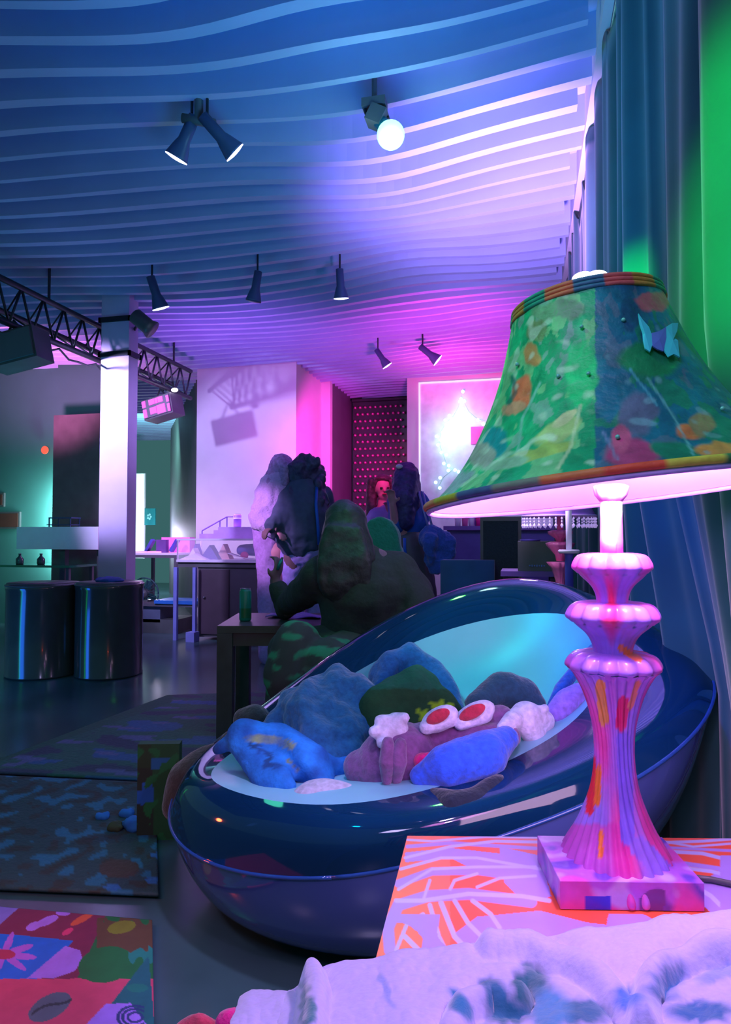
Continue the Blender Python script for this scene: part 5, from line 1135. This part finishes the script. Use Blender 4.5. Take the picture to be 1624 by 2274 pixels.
# square base
bs = 0.155; bm = nb(); Mb = Matrix.Translation((LC.x, LC.y, 0)) @ Matrix.Rotation(YAW - 0.03, 4, 'Z')
grid_b = []
zb0, zb1 = TZ2 + 0.0005, TZ2 + 0.030
cbox(bm, (-0.005, -0.012, (zb0 + zb1)/2), (0.150, 0.108, zb1 - zb0), Mb)
bmesh.ops.subdivide_edges(bm, edges=bm.edges[:], cuts=60, use_grid_fill=True)
o = build('square_base', bm, lm, lamp)
def basec(w_):
    x, y = pix(w_); n = noise.noise(w_*38); m2 = noise.noise(w_*22 + Vector((3,0,0)))
    col = c(190, 100, 225)
    col = mixc(col, c(110, 70, 190), (n-.05)*5); col = mixc(col, c(225, 80, 190), (m2-.1)*5); col = mixc(col, c(215, 170, 240), (-n-.15)*5)
    if 1300 < x < 1355 and 1990 < y < 2032 and m2 > -.2: col = c(50, 50, 215)
    if x > 1420 and m2 < -.1 and y > 1975: col = c(110, 60, 150)
    return col
paint(o, basec); o.modifiers.new('b', 'BEVEL').width = 0.003
def lprof(L): return [(r * px2m, Lz(y)) for r, y in L]
Ml = Matrix.Translation((LC.x, LC.y, 0))
def flute(n, a, tw=0): return lambda t, z, j: 1 + a * (abs(math.cos(n/2 * (t + tw * (z - TZ2)))) - 0.6)
def dense(L, k=5):
    out = []
    for i in range((len(L) - 1) * k + 1): out.append(spl(L, i / ((len(L) - 1) * k)))
    return out
prof = [(118,1956),(128,1945),(126,1925),(108,1885),(86,1845),(66,1800),(50,1750),(42,1690),(43,1630),(52,1580),(66,1535),(84,1500),(96,1488)]
bm = nb(); lathe(bm, lprof(dense(prof, 6)), 192, Ml, flute(26, 0.11, 2.0)); paint(build('fluted_stem', bm, lm, lamp, True), lampcol)
def cup(name, rim_y, rim_r, top_y, neck, n):
    L = [(24, top_y - 2), (rim_r*0.62, top_y - 1), (rim_r*0.84, top_y + 4), (rim_r*0.96, top_y + (rim_y - top_y)*0.55), (rim_r, rim_y), (rim_r*0.90, rim_y + 9)] + neck
    L = L[::-1]
    bm = nb(); lathe(bm, lprof(dense(L, 4)), 160, Ml, lambda t, z, j: (1 + 0.12*(abs(math.cos(n/2*t)) - .5)) if j > (len(neck))*4 - 2 else 1 + 0.03*(abs(math.cos(13*t)) - .5)); paint(build(name, bm, lm, lamp, True), lampcol)
cup('scalloped_cup', 1482, 99, 1452, [(72,1510),(50,1530)], 14)
cup('scalloped_cup', 1373, 97, 1340, [(78,1392),(56,1412),(44,1435),(40,1458)], 14)
cup('scalloped_cup', 1262, 83, 1230, [(66,1282),(46,1302),(36,1322),(33,1346)], 12)
bm = nb(); lathe(bm, lprof([(25,1238),(25,1200),(24,1150),(24,1112)]), 32, Ml); paint(build('tube', bm, lm, lamp, True), lambda w_: c(240, 210, 245) if noise.noise(w_*60) > -.2 else c(245, 130, 200))
bm = nb(); lathe(bm, lprof([(24,1112),(34,1098),(38,1078),(30,1074)]), 32, Ml, lambda t, z, j: 1 + .05*math.cos(10*t)); build('socket', bm, mat('socket_pink', c(240, 170, 225), 0.4), lamp, True)
# shade
th = math.radians(5.5); R2 = R*math.cos(th) + U*math.sin(th); U2 = U*math.cos(th) - R*math.sin(th); U2 = U2.normalized()
SC = P(1352, 1092, LD + 0.005)
tb = math.radians(4.6); F2 = (F*math.cos(tb) - U2*math.sin(tb)).normalized(); U2 = R2.cross(F2).normalized()
Ms = Matrix.Translation(SC) @ Matrix((R2, F2, U2)).transposed().to_4x4()
sh_prof = [(405,0),(352,48),(305,105),(266,170),(232,240),(204,310),(184,375),(170,425),(160,462)]
sh_prof = [(r*px2m, z*px2m*0.93) for r, z in sh_prof]
def ribf(t, z, j): return 1 + 0.018*(abs(math.cos(4*(t + 1.62 - PI/8 + PI/8))) - 0.5)
paintm = mat('shade_paint', (1, 1, 1), 0.5, attr=True, var=0.25, scale=55, bump=0.35)
bm = nb(); dp_ = dense(sh_prof, 20); lathe(bm, dp_, 520, Ms, ribf, False, False)
shade = build('shade', bm, paintm, lamp, True)
def shc(w_):
    x, y = pix(w_); l = Ms.inverted() @ w_; t = math.atan2(l.y, l.x); z = l.z
    q = Vector((math.cos(t)*2.2, math.sin(t)*2.2, z*11)); n = noise.fractal(q, 0.8, 2.0, 4); m2 = noise.fractal(q*2.1 + Vector((5,2,1)), .8, 2, 3); k_ = 0.7*noise.noise(w_*55)
    left = x < 1322  # green-lit left face and darker right face are put into the colour
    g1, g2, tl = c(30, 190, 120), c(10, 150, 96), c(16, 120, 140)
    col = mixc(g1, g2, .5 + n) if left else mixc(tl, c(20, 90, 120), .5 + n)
    if m2 > .25: col = mixc(col, c(130, 200, 130) if left else c(20, 130, 90), .8)
    if m2 < -.35: col = mixc(col, c(150, 170, 160) if left else c(90, 110, 130), .6)
    def E(cx_, cy_, rx, ry, a=0):
        dx, dy = x-cx_ + 14*k_, y-cy_ + 10*m2; u = dx*math.cos(a) + dy*math.sin(a); v = -dx*math.sin(a) + dy*math.cos(a); return (u/rx)**2 + (v/ry)**2
    if l.y < 0.02:
        P_ = [(1160,870,22,36,.2,c(235,110,70)),(1180,790,18,26,0,c(205,140,80)),(1140,905,26,14,-.5,c(220,150,110)),(1238,690,60,22,0,c(110,150,110)),(1195,730,20,30,.6,c(120,140,90)),
              (1240,960,58,26,-.5,c(180,200,120)),(1190,1010,90,14,-.25,c(170,190,90)),(1255,930,34,12,-.6,c(220,210,150)),(1100,980,30,34,.3,c(20,150,150)),(1120,1030,60,14,-.2,c(150,190,150)),
              (1415,920,46,52,.3,c(95,100,130)),(1405,1005,66,34,.1,c(180,60,110)),(1380,975,22,30,0,c(200,80,120)),(1530,960,34,16,.2,c(225,120,70)),(1560,945,30,30,0,c(150,130,90)),(1500,1000,60,24,.2,c(20,120,90)),(1600,1000,60,16,.1,c(215,140,70)),
              (1440,800,70,40,.2,c(20,130,80)),(1450,670,40,24,0,c(170,90,100)),(1400,700,26,40,0,c(20,80,110)),(1350,880,26,60,0,c(14,110,140)),(1290,830,36,80,0,c(30,210,120)),(1010,1070,50,18,-.4,c(150,170,170)),(1070,1010,30,30,-.5,c(170,170,150))]
        for (a_, b_2, rx, ry, an, cc3) in P_:
            e_ = E(a_, b_2, rx, ry, an)
            if e_ < 1.15: col = mixc(cc3, col, max(0, (e_ - .7)/.45))
        for ln, wd, cc3 in (([(1139,838),(1144,870),(1130,895)],7,c(40,100,90)), ([(1290,900),(1270,990),(1240,1040)],5,c(210,220,170)), ([(1200,850),(1160,930),(1150,1000)],4,c(140,190,170)), ([(1440,840),(1500,930),(1540,1010)],4,c(110,180,180)), ([(1400,820),(1460,900)],4,c(90,170,190)), ([(1340,960),(1370,1020)],5,c(120,130,170))):
            if segd(x + 3*m2, y, ln) < wd: col = mixc(col, cc3, .7*min(1, 1.6 - 1.6*segd(x + 3*m2, y, ln)/wd))
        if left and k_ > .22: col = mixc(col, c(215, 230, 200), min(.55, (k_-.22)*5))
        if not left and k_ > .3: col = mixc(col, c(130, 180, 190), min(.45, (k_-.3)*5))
    return col
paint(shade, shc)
bm = nb(); lathe(bm, [(r - 0.003, z) for r, z in dp_], 96, Ms, None, False, False); bmesh.ops.reverse_faces(bm, faces=bm.faces)
build('shade_lining', bm, mat('lining_pink', c(250, 190, 225), 0.7, emit=(1.0, 0.55, 0.85), es=0.12), lamp, True)
# rolled trims
def trim(name, r, z, w_, fnc, n=240):
    bm = nb(); pts = [Ms @ Vector((r*math.cos(2*PI*k/n), r*math.sin(2*PI*k/n), z)) for k in range(n+1)]; tube(bm, pts, w_, 10)
    return paint(build(name, bm, mat('trim_ribbon', (1,1,1), 0.6, attr=True, bump=0.3, scale=50), lamp, True), fnc)
def botc(w_):
    x, y = pix(w_); l = Ms.inverted() @ w_; t = math.atan2(l.y, l.x); cols = [c(205,130,80), c(120,130,110), c(215,200,70), c(60,130,140), c(70,90,130), c(235,80,50), c(190,50,90), c(170,170,50), c(220,120,60), c(60,130,80)]
    k_ = int((t + PI) / (2*PI) * 26); return cols[(k_*7) % 10] if l.z > -0.004 else c(200, 150, 240)
trim('bottom_trim', sh_prof[0][0] + 0.001, 0.003, 0.0042, botc); trim('bottom_trim', sh_prof[0][0] - 0.001, -0.003, 0.003, lambda w_: c(215, 170, 245))
def topt(w_):
    l = Ms.inverted() @ w_; t = math.atan2(l.y, l.x); cols = [c(190,140,60), c(40,150,120), c(210,110,70), c(60,110,140), c(200,90,90)]; return cols[int((t + PI) / (2*PI) * 17) % 5]
for i, (rr, zz) in enumerate(((sh_prof[-1][0] + .001, sh_prof[-1][1]), (sh_prof[-1][0] + .002, sh_prof[-1][1] - .005), (sh_prof[-1][0] + .003, sh_prof[-1][1] - .010))): trim('top_trim', rr, zz, 0.0028, topt)
# spider and bulbs
bm = nb(); zt_ = sh_prof[-1][1] - 0.012
for k in range(3):
    t = 2*PI*k/3 + .3; tube(bm, [Ms @ Vector((0,0,zt_)), Ms @ Vector((sh_prof[-1][0]*math.cos(t), sh_prof[-1][0]*math.sin(t), zt_))], 0.002, 6)
tube(bm, [Ms @ Vector((0,0,zt_)), Ms @ Vector((0,0,0.02))], 0.003, 6); build('harp', bm, steel, lamp)
bulbm = mat('bulb_glow', (1,1,1), emit=(0.75, 0.80, 1.0), es=5)
for (a_, b_2) in ((1296, 620), (1326, 617)):
    p = P(a_, b_2, LD + 0.03); bm = nb(); ell(bm, p, (0.0135, 0.0135, 0.008)); tube(bm, [p, p - U2*0.03], 0.007, 8); build('bulb', bm, bulbm, lamp, True)
bm = nb(); pb_ = Ms @ Vector((0, 0, 0.07)); ell(bm, pb_, (0.028, 0.028, 0.035)); build('bulb', bm, bulbm, lamp, True)
light('POINT', 'lamp_bulb', Ms @ Vector((0, -0.05, 0.035)), (0.74, 0.44, 1.0), 9.0, 0.03)
light('POINT', 'lamp_top_bulb', P(1312, 600, LD + 0.03), (0.35, 0.25, 1.0), 0.35, 0.01)
# beads and butterfly on the shade
def on_shade(px, py, off=0.002):
    o_ = ray(px, py); r = Ms.inverted().to_3x3() @ o_; q = Ms.inverted() @ CAM
    best = None
    for i in range(400):
        s_ = 0.50 + i*0.001; p = q + r*s_
        if 0 <= p.z <= sh_prof[-1][1]:
            z = p.z; rr = sh_prof[-1][0]
            for (r0, z0), (r1, z1) in zip(sh_prof, sh_prof[1:]):
                if z0 <= z <= z1: rr = r0 + (r1-r0)*(z-z0)/(z1-z0)
            if math.hypot(p.x, p.y) <= rr + off: return Ms @ p
    return P(px, py, LD - 0.1)
bf = empty('butterfly_applique', on_shade(1468, 745), 'pale teal paper butterfly stuck on the upper right of the lampshade', 'butterfly')
def flat_on(poly, off):
    bm = nb(); cen = (sum(p[0] for p in poly)/len(poly), sum(p[1] for p in poly)/len(poly))
    base = [on_shade(*p, off) for p in poly]; c0 = on_shade(*cen, off + .001); cv = bm.verts.new(c0); vs = [bm.verts.new(p) for p in base]
    for i in range(len(vs)): bm.faces.new((cv, vs[i], vs[(i+1) % len(vs)]))
    return bm
tealw = mat('butterfly_teal', c(70, 205, 215), 0.6); 
for nm, poly, m_ in (('wing', [(1417,698),(1426,712),(1440,728),(1446,745),(1448,765),(1443,783),(1432,776),(1428,758),(1430,742),(1420,722)], tealw), ('wing', [(1478,728),(1490,720),(1504,719),(1502,736),(1495,748),(1504,758),(1505,775),(1508,795),(1495,788),(1484,794),(1474,780),(1476,755)], tealw), ('wing', [(1446,742),(1462,738),(1478,728),(1478,752),(1472,782),(1460,778),(1448,770)], mat('butterfly_violet', c(90, 110, 190), 0.6))):
    o = build(nm, flat_on(poly, 0.004), m_, bf); o.modifiers.new('t', 'SOLIDIFY').thickness = 0.0015
for (a_, b_2) in ((1292,725),(1307,829),(1149,809),(1240,835),(1372,970),(1605,907),(1385,710)):
    bm = nb(); ell(bm, on_shade(a_, b_2, 0.003), (0.0022,)*3, sub=2); build('bead', bm, mat('bead_glass', c(120, 210, 190), 0.1, coat=1), shade, True)
# lamp cord
bm = nb(); q = [PZ(1535, 1948, TZ2 + .005), PZ(1580, 1953, TZ2 + .004), PZ(1640, 1966, TZ2 + .004), Vector((0.27, PZ(1660, 1975, TZ2).y, TZ2 + .004))]
q = [v for v in q if v.x < 0.283]; tube(bm, q, 0.0035, 8); build('cord', bm, black_plastic, lamp, True)

# second lamp behind, same make, plus its small stand
l2c = P(1246, 1330, 2.85); l2 = empty('small_table_lamp', (l2c.x, l2c.y, 0.62), 'second pink fluted lamp stem behind the candle stand', 'lamp')
k2 = 0.48 * 2.85 / FPX; M2 = Matrix.Translation((l2c.x, l2c.y, 0)); Z2 = lambda py: P(1246, py, 2.85).z
m2p = mat('pink_plaster', c(250, 120, 180), 0.35, var=0.3, scale=20)
for nm, L in (('stem', [(50,1400),(40,1380),(17,1320),(22,1290),(40,1262),(62,1248)]), ('scalloped_cup', [(18,1246),(24,1232),(60,1212),(64,1206),(40,1203)]), ('scalloped_cup', [(16,1203),(22,1196),(52,1186),(54,1180),(30,1177)]), ('tube', [(14,1178),(14,1130)])):
    bm = nb(); lathe(bm, [(r*k2, Z2(y)) for r, y in L], 48, M2, lambda t, z, j: 1 + .05*math.cos(14*t)); build(nm, bm, m2p, l2, True)
# its shade, trimmed with hanging crystals, mostly hidden behind the big one
S2 = Vector((l2c.x - 0.005, l2c.y, Z2(1146))); r2s = 0.15
bm = nb(); lathe(bm, [(r2s, 0), (r2s*.8, .06), (r2s*.55, .13), (r2s*.4, .18)], 40, Matrix.Translation(S2), None, False, False); o = build('shade', bm, mat('violet_shade', c(170, 130, 220), 0.7), l2, True); o.modifiers.new('t', 'SOLIDIFY').thickness = .002
bm = nb(); tube(bm, [S2 + Vector((r2s*math.cos(2*PI*k/48), r2s*math.sin(2*PI*k/48), 0)) for k in range(49)], .005, 6); build('fringe_band', bm, mat('band_pink', c(220, 180, 235), 0.5), l2, True)
crm = mat('crystal', c(225, 205, 255), 0.05, emit=(0.6, 0.45, 1.0), es=0.45, coat=1)
for k in range(40):
    t = 2*PI*k/40 + .03; bm = nb(); z_ = -0.006
    for (r_, h_) in ((0.005, 0.013), (0.004, 0.010), (0.0065, 0.02)):
        lathe(bm, [(0.0006, z_), (r_, z_ - h_*0.5), (0.0006, z_ - h_)], 6, Matrix.Translation(S2 + Vector((r2s*math.cos(t), r2s*math.sin(t), 0)))); z_ -= h_ + 0.001
    build('crystal_drop', bm, crm, l2)
sb = empty('lamp_pedestal', (l2c.x, l2c.y, 0), 'dark pedestal carrying the second pink lamp, hidden behind the chair', 'pedestal')
zz = Z2(1400); bm = nb(); lathe(bm, [(.09, 0), (.09, .02), (.03, .05), (.03, zz - .04), (.08, zz - .02), (.08, zz - 0.001)], 24, M2); build('column', bm, cab_black, sb, True)

# ================================================================ FOREGROUND BLANKET
bl_top = [(538,2226),(560,2217),(598,2216),(640,2212),(675,2190),(690,2166),(730,2150),(780,2142),(850,2136),(930,2118),(1010,2108),(1090,2098),(1160,2096),(1260,2080),(1400,2060),(1540,2040),(1660,2022),(1800,2005)]
ridge = [[(1090,2098),(1180,2108),(1270,2140),(1340,2185),(1390,2240),(1420,2300)], [(1440,2300),(1432,2240),(1445,2190),(1490,2150),(1560,2122),(1660,2100)], [(1000,2300),(1030,2250),(1090,2222),(1150,2225)], [(690,2170),(700,2210),(690,2300)]]
NU, NV = 260, 120
def blk(u, v):
    i = u * (len(bl_top) - 1); k = min(int(i), len(bl_top) - 2); f = i - k
    x0 = bl_top[k][0]*(1-f) + bl_top[k+1][0]*f; y0 = bl_top[k][1]*(1-f) + bl_top[k+1][1]*f
    if v < 0.15:                               # far side, tucked down behind the fold
        q = v / 0.15; p = P(x0, y0 + 1, 0.585); return p + Vector((0, 0.02*(1-q), -0.07*(1-q)**1.3))
    q = (v - 0.15) / 0.85; d_ = 0.585 - 0.27 * q; yy = y0 + 1 + (2500 - y0) * q ** 1.15; xx = x0 + (x0 - 1100) * 0.15 * q
    p = P(xx, yy, d_)
    h_ = 0
    for r in ridge:
        s_ = segd(xx, yy, r); h_ += 0.010 * math.exp(-(s_/26.0)**2) - 0.006 * math.exp(-((s_-34)/16.0)**2)
    h_ += 0.006 * noise.noise(Vector((xx*.012, yy*.012, 0))) + 0.0014 * noise.noise(Vector((xx*.06, yy*.06, 3)))
    return p + Vector((0, 0, h_))
bm = nb(); grid(bm, NU, NV, blk); o = build('fleece_blanket', bm, mat('fleece', (1,1,1), 0.95, attr=True, bump=0.12, scale=220, sheen=0.6, var=0.06), None, True)
def blc(w_):
    x, y = pix(w_); n = 12*n3(x, y, .05); base = c(205, 190, 240); col = base
    for (a_, b_2, rx, ry, an, cc3) in ((1180,2205,42,52,.15,c(0,96,112)),(1100,2225,30,40,-.5,c(0,100,140)),(1020,2240,16,34,-.5,c(0,120,165)),(1130,2262,50,30,0,c(0,100,135)),(1290,2262,70,28,0,c(0,100,140)),(1480,2190,32,50,.5,c(0,105,165)),(1560,2262,70,24,0,c(0,100,160)),(686,2240,10,50,0,c(20,120,130)),(860,2210,8,40,-.35,c(150,160,225)),(1400,2230,30,26,.6,c(60,120,220)),(1600,2170,50,20,-.5,c(150,160,230)),(1225,2260,40,50,0,c(60,140,190))):
        dx, dy = x-a_+n, y-b_2+n; u = dx*math.cos(an)+dy*math.sin(an); v = -dx*math.sin(an)+dy*math.cos(an); e_ = math.sqrt((u/rx)**2+(v/ry)**2)
        if e_ < 1.35: col = mixc(cc3, col, (e_-.75)/.6)
    return col
paint(o, blc); s_ = o.modifiers.new('t', 'SOLIDIFY'); s_.thickness = 0.004
tag(o, 'lavender-white fleece blanket with teal spots bunched across the bottom right', 'blanket')
# armchair arm the blanket lies on
arm = empty('armchair_arm', P(1100, 2400, 0.45), 'padded armchair arm under the fleece blanket, its pink end showing at the bottom', 'armchair')
bm = nb(); c0, c1 = P(600, 2330, 0.56), P(1760, 2190, 0.50); chain(bm, [c0 - Vector((0,0,0.06)), c1 - Vector((0,0,0.07))], [0.05, 0.05]); c2, c3 = P(620, 2700, 0.40), P(1760, 2600, 0.36)
chain(bm, [c2 - Vector((0,0,0.01)), c3 - Vector((0,0,0.03))], [0.05, 0.05]); blob('padding', bm, fab('arm_fabric', c(90, 80, 140)), arm, 0.012, 4)
for p in (c0, c1, c2, c3):
    bm = nb(); p_ = p - Vector((0,0,0.1)); tube(bm, [(min(p_.x, .27), p_.y, 0), (min(p_.x, .27), p_.y, p_.z)], 0.02, 10); build('leg', bm, wood, arm)
bm = nb(); ell(bm, P(520, 2278, 0.60), (.018,.014,.013)); ell(bm, P(545, 2285, 0.59), (.012,.012,.014)); tag(blob('magenta_pompom', bm, fab('pom_magenta', c(250, 10, 140)), None, 0.004, 1, 0.002, 60), 'bright magenta pompom poking out under the blanket corner', 'pompom')
bm = nb(); chain(bm, [P(405, 2285, 0.62), P(440, 2272, 0.62), P(470, 2285, 0.62)], [.008,.009,.008]); tag(blob('coral_cushion_edge', bm, fab('coral', c(210, 60, 90)), None, 0.004, 1, 0.002, 60), 'coral fabric roll left of the magenta pompom at the bottom edge', 'cushion')
light('AREA', 'front_fill_lamp', (-0.35, -0.2, 1.9), (0.55, 0.45, 1.0), 10, 0.4, P(1150, 2180, 0.5))
